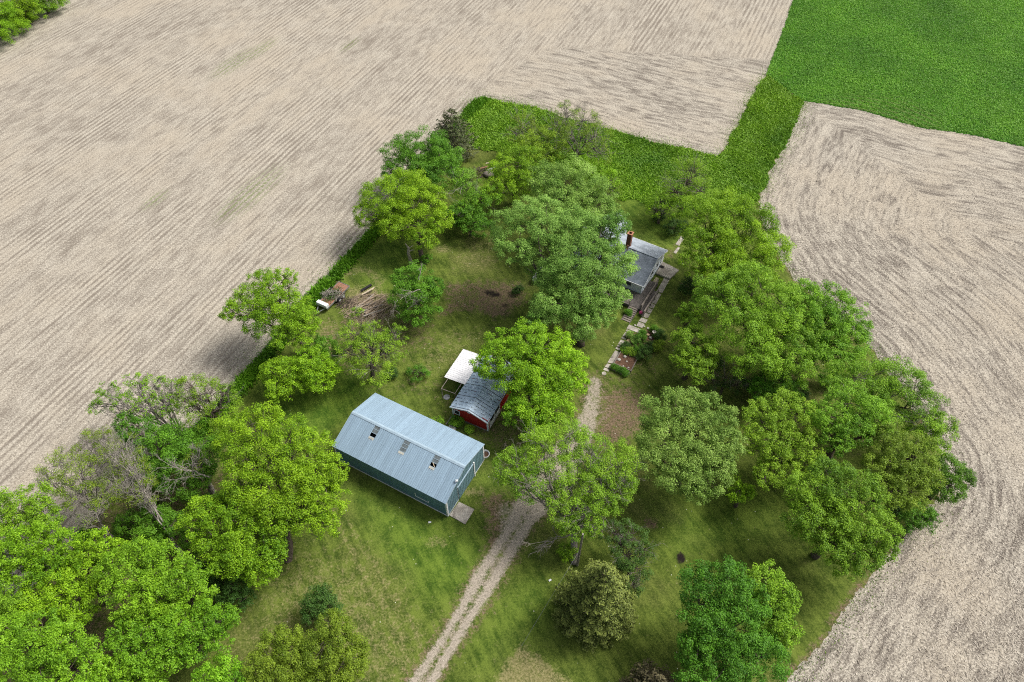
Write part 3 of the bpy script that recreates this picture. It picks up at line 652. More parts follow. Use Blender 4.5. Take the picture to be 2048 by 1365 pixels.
MB().bar((-HL-.3, HD/2, hhr+.04), (.3, HD/2, hhr+.04), .3, .04).build('ridge_cap', M['shingle2'], rf)
fa = MB()
for ya, yb in ((-.32, HD/2), (HD+.32, HD/2)):
    za = hh-.32*kk
    fa.add([(.305, ya, za-.12), (.34, ya, za-.12), (.34, yb, hhr-.12), (.305, yb, hhr-.12), (.305, ya, za+.045), (.34, ya, za+.045), (.34, yb, hhr+.045), (.305, yb, hhr+.045)], [(0,1,2,3), (7,6,5,4), (0,4,5,1), (1,5,6,2), (2,6,7,3), (3,7,4,0)])
fa.bar((-HL-.3, -.33, hh-.3*kk-.02), (.3, -.33, hh-.3*kk-.02), .06, .14); fa.bar((-HL-.3, HD+.33, hh-.3*kk-.02), (.3, HD+.33, hh-.3*kk-.02), .06, .14)
fa.build('fascia', M['white'], house)
def hwin(y0, y1, z0, z1):
    f = MB()
    for a in ((y0, y1, z0, z0+.07), (y0, y1, z1-.07, z1), (y0, y0+.07, z0+.07, z1-.07), (y1-.07, y1, z0+.07, z1-.07)): f.box(.0185, .05, *a)
    f = f.build('window', M['white'], house); MB().box(.0185, .03, y0+.07, y1-.07, z0+.07, z1-.07).build('pane', M['glass'], f)
hwin(3.2, 4.1, 1.2, 2.2); hwin(1.0, 1.9, 1.2, 2.2); hwin(5.2, 6.0, 1.2, 2.2)
d = MB().box(.0185, .06, 6.9, 7.75, .3, 2.2).build('door', M['white'], house); MB().lathe([(0, 0), (.04, 0), (.04, .05), (0, .05)], (.09, 7.0, 1.2), 8).build('handle', M['steel'], d)
f = MB()
for a in ((-3.4, -1.6, 1.15, 1.22), (-3.4, -1.6, 2.05, 2.12), (-3.4, -3.33, 1.22, 2.05), (-1.67, -1.6, 1.22, 2.05)): f.box(a[0], a[1], -.05, -.0185, a[2], a[3])
f = f.build('window', M['white'], house); MB().box(-3.33, -1.67, -.03, -.0185, 1.22, 2.05).build('pane', M['glass'], f)
wg = MB(); wx0, wx1, wy1 = -11.0, -7.2, HD+2.2                  # rear wing behind the main roof
wing = MB().box(wx0, wx1, HD, wy1, 0, hh-.1).build('rear_wing', M['siding'], house)
m = MB(); xm = (wx0+wx1)/2
m.add([(wx1+.3, HD-1.5, hh-.1), (xm, HD/2+.2, hhr-.05), (xm, wy1+.3, hhr-.05), (wx1+.3, wy1+.3, hh-.1), (wx0-.3, HD-1.5, hh-.1), (wx0-.3, wy1+.3, hh-.1)], [(0, 3, 2, 1), (4, 1, 2, 5), (3, 5, 2)])
m.build('roof', M['shingle2'], wing)
cx, cy = -4.55, HD/2+.35
ch = MB()
for a in ((cx-.32, cx+.32, cy-.32, cy-.20), (cx-.32, cx+.32, cy+.20, cy+.32), (cx-.32, cx-.20, cy-.20, cy+.20), (cx+.20, cx+.32, cy-.20, cy+.20)): ch.box(*a, hhr-.9, hhr+2.15)
ch.box(cx-.20, cx+.20, cy-.20, cy+.20, hhr-.9, hhr+1.7)
ch.box(cx-.37, cx+.37, cy-.37, cy-.20, hhr+2.15, hhr+2.3); ch.box(cx-.37, cx+.37, cy+.20, cy+.37, hhr+2.15, hhr+2.3); ch.box(cx-.37, cx-.20, cy-.20, cy+.20, hhr+2.15, hhr+2.3); ch.box(cx+.20, cx+.37, cy-.20, cy+.20, hhr+2.15, hhr+2.3)
ch = ch.build('chimney', M['brick'], rf)
rim = MB().box(cx-.20, cx+.20, cy-.2, cy+.2, hhr+1.71, hhr+1.72).build('flue', M['black'], house)
cr = MB()
for a in ((cx-.40, cx+.40, cy-.40, cy-.22), (cx-.40, cx+.40, cy+.22, cy+.40), (cx-.40, cx-.22, cy-.22, cy+.22), (cx+.22, cx+.40, cy-.22, cy+.22)): cr.box(*a, hhr+2.3, hhr+2.36)
cr.build('chimney_cap', M['clay'], house)
m = MB().add([(cx-.5, cy-.33, hhr-.1), (cx+.25, cy-.33, hhr-.1), (cx+.2, cy-1.0, hhr-.42), (cx, cy-.34, hhr+.5)], [(0, 3, 2), (3, 1, 2), (0, 1, 3)]); m.build('chimney_saddle', M['rust'], house)
MB().tube([(cx+.25, cy-.9, hhr-.5), (cx+.25, cy-.9, hhr+.75)], .06, 8).build('vent_pipe', M['rust'], house)
# ---- deck, stairs, ramp rail
deck = empty('wooden_deck', HO, hy, 'weathered grey wooden deck with stairs and rails in front of the farmhouse', 'deck')
db = MB(); y = -2.9
while y < -.06: db.box(-6.5, 1.35, y, y+.135, .5, .54); y += .15
x = .03
while x < 1.2: db.box(x, x+.135, -.02, 3.2, .5, .54); x += .15
db.build('floor', M['deck'], deck)
js = MB().box(-6.5, 1.33, -2.92, -2.88, .1, .498); js.box(1.31, 1.35, -2.88, 3.2, .1, .498)
for xx in (-6.3, -4, -2, .0, 1.2): js.bar((xx, -2.8, 0), (xx, -2.8, .5), .1)
for yy in (-1, 1, 3): js.bar((1.2, yy, 0), (1.2, yy, .5), .1)
js.build('joist', M['deck'], deck)
for i in range(8):
    y1 = -2.95-i*.33; zt = .50-i*.06
    MB().box(-.35, .85, y1-.26, y1, zt-.045, zt).build('stair_tread', M['wood'], deck)
sg = MB()
for xx in (-.40, .90): sg.add([(xx-.03, -2.93, .0), (xx+.03, -2.93, 0), (xx+.03, -2.93, .52), (xx-.03, -2.93, .52), (xx-.03, -5.7, 0), (xx+.03, -5.7, 0), (xx+.03, -5.7, .06), (xx-.03, -5.7, .06)], [(0,1,2,3), (3,2,6,7), (4,7,6,5), (0,3,7,4), (1,5,6,2), (0,4,5,1)])
sg.build('stringer', M['deck'], deck)
for (xa, ya, xb, yb) in ((1.28, -2.8, 1.28, 3.1), (2.05, -3.6, 2.05, 1.6), (-6.4, -2.82, -.5, -2.82)):
    rl = MB(); n = max(2, int(math.hypot(xb-xa, yb-ya)/1.2))
    for i in range(n+1): rl.bar((xa+(xb-xa)*i/n, ya+(yb-ya)*i/n, .1), (xa+(xb-xa)*i/n, ya+(yb-ya)*i/n, 1.35), .09)
    for zz in (.85, 1.10, 1.38): rl.bar((xa, ya, zz), (xb, yb, zz), .14 if zz > 1.3 else .09, .04)
    rl.build('railing', M['wood'], deck)
rp = MB(); y = -3.6
while y < 1.7: rp.box(1.37, 2.03, y, y+.135, .28, .32); y += .15
rp.build('ramp', M['deck'], deck)

# ---- paving
pad = MB().prism([G(898.5,1031.5), G(918,1004.5), G(949,1019.5), G(930.5,1049.5)], 0, .10).build('concrete_pad', M['concrete'], bevel=.02); pad['kind'] = 'structure'
pt = MB().prism([G(1325.5,523.5,.3), G(1358,540,.3), G(1340,557.5,.3), G(1312,546.5,.3)], 0, .30).build('patio', M['concrete'], bevel=.02); pt['kind'] = 'structure'
A = lambda X_, Y_: G(1220+X_/6.827, 440+Y_/6.827, .05); Bq = lambda X_, Y_: G(1100+X_/6.827, 560+Y_/6.827, .05)
ps = MB()
for q in ([(745,785),(820,806),(712,1000),(632,980)], [(618,995),(700,1014),(627,1152),(550,1120)], [(545,1132),(620,1162),(590,1213),(512,1186)], [(505,1197),(585,1225),(551,1280),(467,1250)], [(463,1262),(547,1291),(516,1348),(428,1315)]):
    ps.prism([A(*p) for p in q], 0, .05)
for q in ([(1250,513),(1335,545),(1302,592),(1213,560)], [(1208,570),(1292,604),(1257,658),(1180,628)], [(1080,610),(1250,680),(1220,730),(1045,663)], [(1050,675),(1110,700),(1095,722),(1030,700)], [(1028,712),(1090,735),(1050,788),(990,765)], [(985,775),(1042,800),(1027,818),(970,798)],
          [(965,816),(1025,836),(987,898),(930,875)], [(924,886),(985,912),(971,928),(910,905)], [(905,916),(970,942),(952,966),(892,940)], [(890,964),(958,990),(868,1148),(785,1128)], [(782,1142),(842,1162),(817,1212),(746,1186)], [(740,1197),(812,1222),(796,1254),(726,1228)]):
    ps.prism([Bq(*p) for p in q], 0, .05)
for q in ([(1362,472),(1369,476),(1358,492),(1351,489)], [(1356,494),(1360,496),(1352,508),(1347,505)]): ps.prism([G(*p, .05) for p in q], 0, .05)
o = ps.build('path', M['concrete'], bevel=.012); o['kind'] = 'structure'

def split_parts(o):                                   # one part per separate piece
    me = o.data; n = len(me.vertices); par = list(range(n))
    def f(i):
        while par[i] != i: par[i] = par[par[i]]; i = par[i]
        return i
    for e in me.edges: a, b = f(e.vertices[0]), f(e.vertices[1]); par[a] = b
    groups = {}
    for p in me.polygons: groups.setdefault(f(p.vertices[0]), []).append(tuple(p.vertices))
    if len(groups) < 2: return
    co = [tuple(v.co) for v in me.vertices]; nm = o.name.split('.')[0]; mat = me.materials[0]; par_ = o.parent
    for fs in groups.values():
        ids = sorted({i for q in fs for i in q}); mp = {i: k for k, i in enumerate(ids)}; mb = MB(); mb.add([co[i] for i in ids], [tuple(mp[i] for i in q) for q in fs]); mb.build(nm, mat, par_)
    bpy.data.objects.remove(o)
for o in [o for o in bpy.data.objects if o.type == 'MESH' and o.parent in (barn, shed, house, cp) and o.name.split('.')[0] in ('rake_trim', 'corner_trim', 'wall', 'fascia', 'base_board')]: split_parts(o)
# ------------------------------------------------------------------ OBJECTS IN THE YARD
def rock(name, u, v, r, mat, label, cat='rock', group=None, sq=.6, z0=0.0, seed=0):
    c = G3(u, v, z0); rr = random.Random(seed+int(u*7+v)); mb = MB(); n = 9; vs = []; 
    prof = [(.0, 0), (.85, 0), (1.0, .35), (.8, .75), (.42, .98), (0, 1.02)]
    for a, z in prof: vs += [(r*a*math.cos(2*math.pi*k/n)*rr.uniform(.85, 1.15), r*a*math.sin(2*math.pi*k/n)*rr.uniform(.8, 1.1), r*sq*z*rr.uniform(.92, 1.08)) for k in range(n)]
    mb.add(vs, [(i*n+k, i*n+(k+1) % n, (i+1)*n+(k+1) % n, (i+1)*n+k) for i in range(len(prof)-1) for k in range(n)])
    o = mb.build(name, mat, smooth=True); o.location = c; return tag(o, label, cat, group)
c = G3(1100+738/6.827, 560+1281/6.827)
o = MB().lathe([(0, 0), (.30, 0), (.31, .03), (.29, .055), (0, .058)], (0, 0, 0), 20).build('stepping_stone', M['concrete']); o.location = c; tag(o, 'round pale stepping stone at the lower end of the slab path', 'paving stone')
# raised beds
def bed(name, q, zt, label, fill, boards=.12):
    P4 = [Vector((*Bq(*p), 0)) for p in q]; c = sum(P4, Vector())/4; e = empty(name, c, 0, label, 'planter')
    P4 = [p-c for p in P4]; inn = [p-p.normalized()*boards*1.4 for p in P4]
    for i in range(4):
        a, b, ia, ib = P4[i], P4[(i+1) % 4], inn[i], inn[(i+1) % 4]
        MB().prism([(a.x, a.y), (b.x, b.y), (ib.x, ib.y), (ia.x, ia.y)], 0, zt).build('side_board', M['wood'], e)
    MB().prism([(p.x*.995, p.y*.995) for p in inn], 0, zt-.09).build('soil', fill, e)
    return e, c
bed('raised_bed', [(962,985),(1200,1083),(1106,1265),(862,1157)], .36, 'square timber raised bed of brown mulch beside the slab path', M['soil'])
bed('planter_box', [(840,1163),(1092,1278),(1050,1330),(810,1213)], .34, 'narrow timber planter box filled with low green plants', M['soil'])
for i, (X_, Y_, r, lab) in enumerate([(1022,1065,.26,'angular pale stone at the back of the mulch raised bed'), (938,1105,.27,'rounded pale stone at the left side of the mulch raised bed'), (1047,1132,.16,'small tan stone in the middle of the mulch raised bed'), (1000,1195,.15,'small brown stone near the front board of the mulch raised bed'), (1070,1215,.15,'low tan stone at the front right of the mulch raised bed')]):
    rock('stone', 1100+X_/6.827, 560+Y_/6.827-2, r, M['stone'], lab, group='stones in the raised bed', z0=.25, seed=i)
for i, (X_, Y_, r, mt, lab, sq) in enumerate([(1335,665,.2,'stone','white stone at the far edge of the garden bed',.7), (1285,640,.17,'stone','small white stone beside the corner of the path',.7), (1160,622,.16,'stone','small grey stone between the stairs and the path',.6), (1335,758,.27,'peach','warm white boulder among the dark garden plants',.8), (1372,796,.26,'stone','round white boulder in front of the warm boulder in the garden',.9), (1078,845,.42,'peach','wide peach coloured stump top beside the path',.45)]):
    rock('boulder' if r > .24 and mt != 'peach' else 'stump' if lab.startswith('wide') else 'stone', 1100+X_/6.827, 560+Y_/6.827, r, M[mt], lab, cat='stump' if lab.startswith('wide') else 'rock', sq=sq, seed=20+i)
e = empty('bird_bath', G3(1100+1412/6.827, 560+760/6.827), 0, 'pale pedestal bird bath standing in the garden bed', 'bird bath')
MB().lathe([(0, 0), (.16, 0), (.1, .08), (.06, .2), (.06, .6), (.12, .68), (0, .68)], n=14).build('pedestal', M['stone'], e, smooth=True)
MB().lathe([(0, .68), (.12, .68), (.28, .76), (.29, .79), (.25, .77), (0, .72)], n=18).build('bowl', M['stone'], e, smooth=True)
gb = MB().prism([Bq(*p) for p in [(1265,665),(1345,690),(1435,760),(1385,900),(1300,1040),(1180,1050),(1000,960),(1010,870),(1105,720),(1225,735)]], 0, .006).build('garden_bed', M['soil']); gb['kind'] = 'structure'
# flower pot
c = G3(1281, 630); e = empty('flower_pot', c, 0, 'round pot of bright pink flowers at the foot of the deck stairs', 'flower pot')
MB().lathe([(0, 0), (.16, 0), (.23, .32), (.25, .34), (.21, .34), (.2, .3), (0, .3)], n=16).build('pot', M['black'], e)
fp = np.clip(R.normal(size=(420, 3)), -1.8, 1.8)*np.array([.12, .12, .08])+np.array([0, 0, .44]); cards(fp+np.array(c), R.normal(size=(420, 3))+[0, 0, 1.2], R.uniform(.07, .12, 420), .8, R.random(420), 'flowers', M['pink'], e, c)
cards(R.normal(size=(160, 3))*[.17, .17, .08]+[0, 0, .36]+np.array(c), R.normal(size=(160, 3))+[0, 0, 1], R.uniform(.08, .13, 160), .6, R.random(160), 'leaves', LEAF['dark'], e, c)
# bench by the house wall
e = empty('wooden_bench', Vector(HO)+Matrix.Rotation(hy, 3, 'Z') @ Vector((.55, 3.75, 0)), hy, 'small pale wooden bench against the white house wall', 'bench')
b = MB()
for i in range(3): b.box(-.05+i*.16, .08+i*.16, -.6, .6, .42, .46)
b.build('seat', M['plank'], e)
for sx_, sy_ in ((0, -.5), (0, .5), (.36, -.5), (.36, .5)): MB().bar((sx_, sy_, 0), (sx_, sy_, .42), .07).build('leg', M['wood'], e)
e = empty('door_mat', (*G(1323.5, 534, .31), .30), hy, 'small black mat on the patio beside the house door', 'mat')
MB().box(-.35, .35, -.28, .28, .002, .02).build('pad', M['black'], e, bevel=.004)
# propane tank
a = Vector((*G(1068, 562, .75), .75)); b_ = Vector((*G(1084, 538, .75), .75)); dv = (b_-a).normalized(); a2, b2 = a, a+dv*3.0
e = empty('fuel_tank', ((a2+b2)/2).xy.to_3d(), math.atan2(dv.y, dv.x), 'glossy white rounded tank half hidden under the biggest tree', 'tank')
pr = [(-1.55, .02), (-1.5, .22), (-1.38, .38), (-1.2, .46), (-1.0, .48), (1.0, .48), (1.2, .46), (1.38, .38), (1.5, .22), (1.55, .02)]
MB().tube([(x_, 0, .75) for x_, _ in pr], [r_ for _, r_ in pr], 24).build('shell', M['tankwhite'], e, smooth=True)
MB().lathe([(0, 1.2), (.2, 1.2), (.2, 1.36), (.12, 1.45), (0, 1.46)], n=16).build('valve_dome', M['steel'], e, smooth=True)
for x_ in (-.9, .9): MB().box(x_-.1, x_+.1, -.38, .38, 0, .34).build('foot', M['concrete'], e)
# white tub at the barn corner
e = empty('stock_tub', G3(970.5, 912), .3, 'round white open tub beside the far corner of the blue barn', 'tub')
MB().lathe([(0, 0), (.46, 0), (.52, .48), (.56, .52), (.48, .52), (.44, .2), (0, .2)], n=22).build('shell', M['white'], e, smooth=True)
MB().lathe([(.43, .34), (0, .36)], n=22).build('soil', M['soil'], e)
# timber between shed and barn
o = MB().bar((0, 0, .12), tuple(G3(892.5, 850)-G3(904, 834)+Vector((0, 0, .1))), .13).build('timber_beam', M['wood']); o.location = G3(904, 834); tag(o, 'weathered grey beam lying between the red shed and the blue barn', 'beam')
o = MB().box(-.5, .5, -.28, .28, 0, .12).build('stone_slab', M['stone'], bevel=.03); o.location = G3(904, 857); o.rotation_euler = (0, 0, -.5); tag(o, 'flat grey slab on the ground at the corner of the red shed', 'slab')

# ---- flatbed trailer with brush on it
tb = [Vector((*G(*q, .7), .7)) for q in ((678.5,565),(697.5,572.4),(654,619.5),(634,607))]
tc = sum(tb, Vector())/4; ty = (tb[2]+tb[3]-tb[0]-tb[1]); tang = math.atan2(ty.y, ty.x)
e = empty('flatbed_trailer', (tc.x, tc.y, 0), tang, 'rusty flatbed trailer with a white toolbox and a heap of brush', 'trailer')
TL, TW = 5.1, 1.85
f = MB().box(-TL/2, TL/2, -TW/2, TW/2, .62, .69)
f.build('bed', M['rust'], e)
f = MB()
for yy in (-TW/2-.05, TW/2+.001): f.box(-TL/2, TL/2, yy, yy+.049, .52, .75)
f.box(-TL/2-.06, -TL/2-.001, -TW/2-.05, TW/2+.05, .52, .75)
f.build('side_rail', M['steel'], e)
MB().box(TL/2-.55, TL/2+.03, -TW/2+.02, TW/2-.02, .692, 1.22).build('toolbox', M['white'], e, bevel=.04)
dr = MB(); dr.bar((TL/2, -.6, .6), (TL/2+1.3, 0, .5), .1); dr.bar((TL/2, .6, .6), (TL/2+1.3, 0, .5), .1); dr.bar((TL/2+1.2, 0, 0), (TL/2+1.2, 0, .6), .08); dr.build('drawbar', M['steel'], e)
for xx in (-.75, .15):
    for s in (-1, 1):
        ym = s*(TW/2+.22)
        wl = MB().tube([(xx, ym-.12, .36), (xx, ym-.10, .36), (xx, ym+.10, .36), (xx, ym+.12, .36)], [.28, .36, .36, .28], 18).build('wheel', M['rubber'], e)
        MB().tube([(xx, ym+s*.121, .36), (xx, ym+s*.14, .36)], .17, 14).build('rim', M['white'] if s > 0 else M['steel'], wl)
for s in (-1, 1):
    fm = MB(); y0_, y1_ = sorted((s*(TW/2+.06), s*(TW/2+.40))); P_ = [(-1.3, .45), (-1.15, .72), (-.9, .80), (.3, .80), (.55, .72), (.7, .45)]
    vs = [(a_, y_, z_) for a_, z_ in P_ for y_ in (y0_, y1_)]; fm.add(vs+[(a_, y_, z_-.03) for a_, y_, z_ in vs], [(2*i, 2*i+2, 2*i+3, 2*i+1) for i in range(5)]+[(12+2*i, 13+2*i, 15+2*i, 14+2*i) for i in range(5)]+[(2*i, 12+2*i, 14+2*i, 2*i+2) for i in range(5)]+[(2*i+1, 2*i+3, 15+2*i, 13+2*i) for i in range(5)])
    fm.build('fender', M['black'], e)
def stick_heap(name, c, n, ra, rb, hgt, ang, lmin, lmax, rmin, rmax, mat, seed, spread=.35, parent=None):
    rr = random.Random(seed); mb = MB()
    for i in range(n):
        t = math.sqrt(rr.random()); p = rr.uniform(0, 6.28); x_, y_ = t*ra*math.cos(p), t*rb*math.sin(p); z_ = rr.uniform(.05, .1+hgt*(1-t*t))
        a_ = ang+rr.gauss(0, spread); l_ = rr.uniform(lmin, lmax); r_ = rr.uniform(rmin, rmax); pit = rr.gauss(0, .16)
        d_ = Vector((math.cos(a_)*math.cos(pit), math.sin(a_)*math.cos(pit), math.sin(pit)))*l_/2; cc = Vector((x_, y_, z_)); j = Vector((rr.gauss(0, .06), rr.gauss(0, .06), rr.gauss(0, .04)))*l_
        q = [cc-d_, cc+j, cc+d_]
        for w_ in q: w_.z = max(w_.z, r_)
        mb.tube(q, [r_, r_*.85, r_*.5], 5)
    o = mb.build(name, mat, parent); o.location = c; return o
hp = stick_heap('brush_heap', (tc.x, tc.y, .70), 150, 1.6, .8, .65, tang, .5, 1.7, .012, .035, M['deadbark'], 3, 1.2); tag(hp, 'tangled grey brush heaped on the rusty trailer bed', 'brush', kind='stuff')
xy = R.normal(size=(900, 2))*[.8, .45]; rt = np.array([[math.cos(tang), math.sin(tang)], [-math.sin(tang), math.cos(tang)]]); xy = xy @ rt + np.array([tc.x, tc.y])
o = cards(np.hstack([xy, R.uniform(.75, 1.15, (900, 1))]), R.normal(size=(900, 3))+[0, 0, 1], R.uniform(.1, .22, 900), .6, R.random(900), 'wilted_leaves', LEAF['dark']); tag(o, 'wilted dark leaves lying among the brush on the trailer', 'leaves', kind='stuff')
# ---- log pile beside it, every log its own
lc = G3(745, 616); ld = (G3(765, 600)-G3(730, 622)).normalized(); la = math.atan2(ld.y, ld.x); rr = random.Random(8); n0 = Vector((-ld.y, ld.x, 0))
protos = []
for i in range(26):
    row, kx = divmod(i, 13) if i < 26 else (0, 0)
    ln, rd = rr.uniform(2.2, 4.0), rr.uniform(.055, .12)
    o = MB().tube([(-ln/2, 0, 0), (-ln*.1, rr.gauss(0, .09), rr.gauss(0, .03)), (ln*.2, rr.gauss(0, .09), .02), (ln/2, 0, 0)], [rd, rd*.95, rd*.85, rd*.65], 8).build('log', M['log'] if i % 3 else M['deadbark'])
    o.location = lc+n0*((kx-6)*.27+rr.gauss(0, .1))+ld*rr.gauss(0, .45)+Vector((0, 0, .1+row*.22+rr.random()*.15)); o.rotation_euler = (0, rr.gauss(0, .05), la+rr.gauss(0, .14))
    tag(o, 'bleached grey brown log in the heap beside the flatbed trailer', 'log', 'logs heaped beside the trailer')
hp = stick_heap('branch_heap', G3(742, 614, .0), 420, 3.9, 2.7, .6, la, .5, 2.4, .012, .035, M['log'], 5, .6); tag(hp, 'tangle of thin dry branches around the log heap', 'brush', kind='stuff')
hp = stick_heap('branch_heap', G3(693, 606, .0), 120, 1.6, 1.0, .4, la, .4, 1.6, .012, .04, M['bark'], 6, .8); tag(hp, 'dark dry branches between the trailer and the log heap', 'brush', kind='stuff')
for q0, q1, wd, lab in (((723.5, 590), (747, 577), .26, 'long pale plank lying at the top of the log heap'), ((733, 584), (749, 575), .2, 'short cream board on the pale plank by the log heap')):
    p0, p1 = G3(*q0, .35), G3(*q1, .5); o = MB().bar((0, 0, 0), tuple(p1-p0), wd, .06).build('plank', M['plank']); o.location = p0; tag(o, lab, 'plank', 'planks by the log heap')
o = MB().tube([(-.9, 0, .2), (.9, 0, .2)], .2, 10).build('pipe_section', M['rubber']); o.location = G3(733, 578); o.rotation_euler = (0, 0, la); tag(o, 'black pipe length lying behind the pale planks', 'pipe')
o = MB().tube([(0, 0, .06), (.5, .1, .1), (.9, 0, .05)], [.07, .06, .04], 6).build('fallen_branch', M['plank']); o.location = G3(788, 572); o.rotation_euler = (0, 0, -.9); tag(o, 'short white fallen branch on the grass left of the dark bushy tree', 'branch')
# ---- second scrap heap by the back trees
hp = stick_heap('scrap_heap', G3(962, 347), 70, 1.9, 1.4, .6, .6, .5, 1.8, .02, .06, M['bark'], 9, 1.0); tag(hp, 'brown scrap wood heap in the clearing behind the shrubs', 'wood heap', kind='stuff')
for i, (u, v, a_, mt, lab) in enumerate([(970, 341, .3, 'rust', 'rusty brown board across the back scrap heap'), (981, 332, .1, 'plank', 'cream board at the far side of the scrap heap'), (983, 344, .5, 'white', 'white board end at the right of the scrap heap')]):
    o = MB().bar((-.8, 0, .55), (.8, 0, .75), .25, .05).build('board', M[mt]); o.location = G3(u, v); o.rotation_euler = (0, 0, a_); tag(o, lab, 'board', 'boards on the scrap heap')
rock('stone', 978, 351, 1.0, M['wood'], 'grey rounded boulder below the scrap heap', sq=.7)
# ---- dead snag
rr = random.Random(4)
b0 = G3(822, 533); e = empty('dead_snag', b0, 0, 'broken bare grey trunk standing above the dark bushy tree', 'dead tree')
MB().tube([(0, 0, 0), (.05, .05, 1.3), (-.1, 0, 2.6), (.05, .1, 3.6), (-.35, .1, 4.5)], [.30, .26, .22, .17, .03], 8).build('trunk', M['deadbark'], e)
MB().tube([(0, 0, 2.9), (.5, .1, 3.2), (.95, .1, 3.2)], [.09, .07, .02], 6).build('limb', M['deadbark'], e)
MB().tube([(0, .05, 3.4), (.45, .1, 3.9), (.8, .2, 4.0)], [.08, .05, .02], 6).build('limb', M['deadbark'], e)
# ---- pole with guy wire
b0 = G3(1154, 1131); e = empty('utility_pole', b0, 0, 'slim grey wooden pole beside the half leafed tree with a guy wire', 'pole')
MB().tube([(0, 0, 0), (0, 0, 8.0)], [.14, .10], 10).build('shaft', M['palebark'], e)
MB().tube([(0, 0, 4.2), tuple(G3(1043, 1293)-b0+Vector((0, 0, .1)))], .013, 5).build('guy_wire', M['steel'], e)
# ---- small round hatch and litter
o = MB().lathe([(0, 0), (.4, 0), (.42, .06), (0, .09)], n=18).build('well_lid', M['steel']); o.location = G3(893.5, 795); tag(o, 'small round grey lid on the grass in front of the carport', 'lid')
o = MB().box(-.16, .16, -.1, .1, 0, .07).build('paper_scrap', M['white'], bevel=.02); o.location = G3(1100, 1161); o.rotation_euler = (0, .1, .6); tag(o, 'small white scrap on the grass left of the spruce', 'scrap')
o = MB().box(-.16, .16, -.1, .1, 0, .06).build('paper_scrap', M['white'], bevel=.02); o.location = G3(859.5, 1045); o.rotation_euler = (0, .1, .2); tag(o, 'small white scrap on the grass below the blue barn', 'scrap')
# ------------------------------------------------------------------ TREES
class Tubes:                                             # fast many-tube mesh
    def __init__(s, n=5): s.V = []; s.F = []; s.k = 0; s.n = n
    def add(s, P, r):
        P = np.asarray(P, float); r = np.asarray(r, float); m, n = len(P), s.n
        d = np.gradient(P, axis=0); d /= np.maximum(np.linalg.norm(d, axis=1, keepdims=True), 1e-6)
        up = np.where(np.abs(d[:, 2:3]) < .9, np.array([[0, 0, 1.]]), np.array([[1., 0, 0]]))
        x = np.cross(d, up); x /= np.maximum(np.linalg.norm(x, axis=1, keepdims=True), 1e-6); y = np.cross(d, x)
        a = np.arange(n)*2*np.pi/n
        ring = P[:, None]+(x[:, None]*np.cos(a)[None, :, None]+y[:, None]*np.sin(a)[None, :, None])*r[:, None, None]
        s.V.append(ring.reshape(-1, 3)); i = np.arange(m-1)[:, None]*n+s.k; k = np.arange(n)[None]; k2 = (k+1) % n
        s.F.append(np.stack([i+k, i+k2, i+n+k2, i+n+k], -1).reshape(-1, 4)); s.k += m*n
    def build(s, name, mat, parent):
        return raw_mesh(name, np.vstack(s.V), np.vstack(s.F), mat, parent, True) if s.V else None
def limb(rs, a, b, sag=.12, seg=5, wob=.06):
    a, b = np.asarray(a, float), np.asarray(b, float); L = np.linalg.norm(b-a); t = np.linspace(0, 1, seg+1)[:, None]
    P = a+(b-a)*t; P[:, 2] += np.sin(np.pi*t[:, 0])*L*sag; w = rs.normal(size=P.shape)*L*wob*np.sin(np.pi*t); return P+w
def twig(rs, T, p, d, L, r, depth, up=.15, spread=.6):
    d = d/np.linalg.norm(d); n = 4; P = [p]; q = p.copy(); dd = d.copy()
    for i in range(n-1):
        dd = dd+rs.normal(size=3)*.16+np.array([0, 0, up*.2]); dd /= np.linalg.norm(dd); q = q+dd*L/(n-1); P.append(q)
    T.add(P, np.linspace(r, r*.4, n))
    if depth > 0:
        for k in range(rs.integers(3, 5)):
            t = rs.uniform(.3, 1.0)*(n-1); i = min(int(t), n-2); s0 = P[i]+(P[i+1]-P[i])*(t-i)
            nd = dd+rs.normal(size=3)*spread; twig(rs, T, s0, nd, L*rs.uniform(.45, .7), r*.5, depth-1, up, spread)
DENS = 1.15; LS = .53
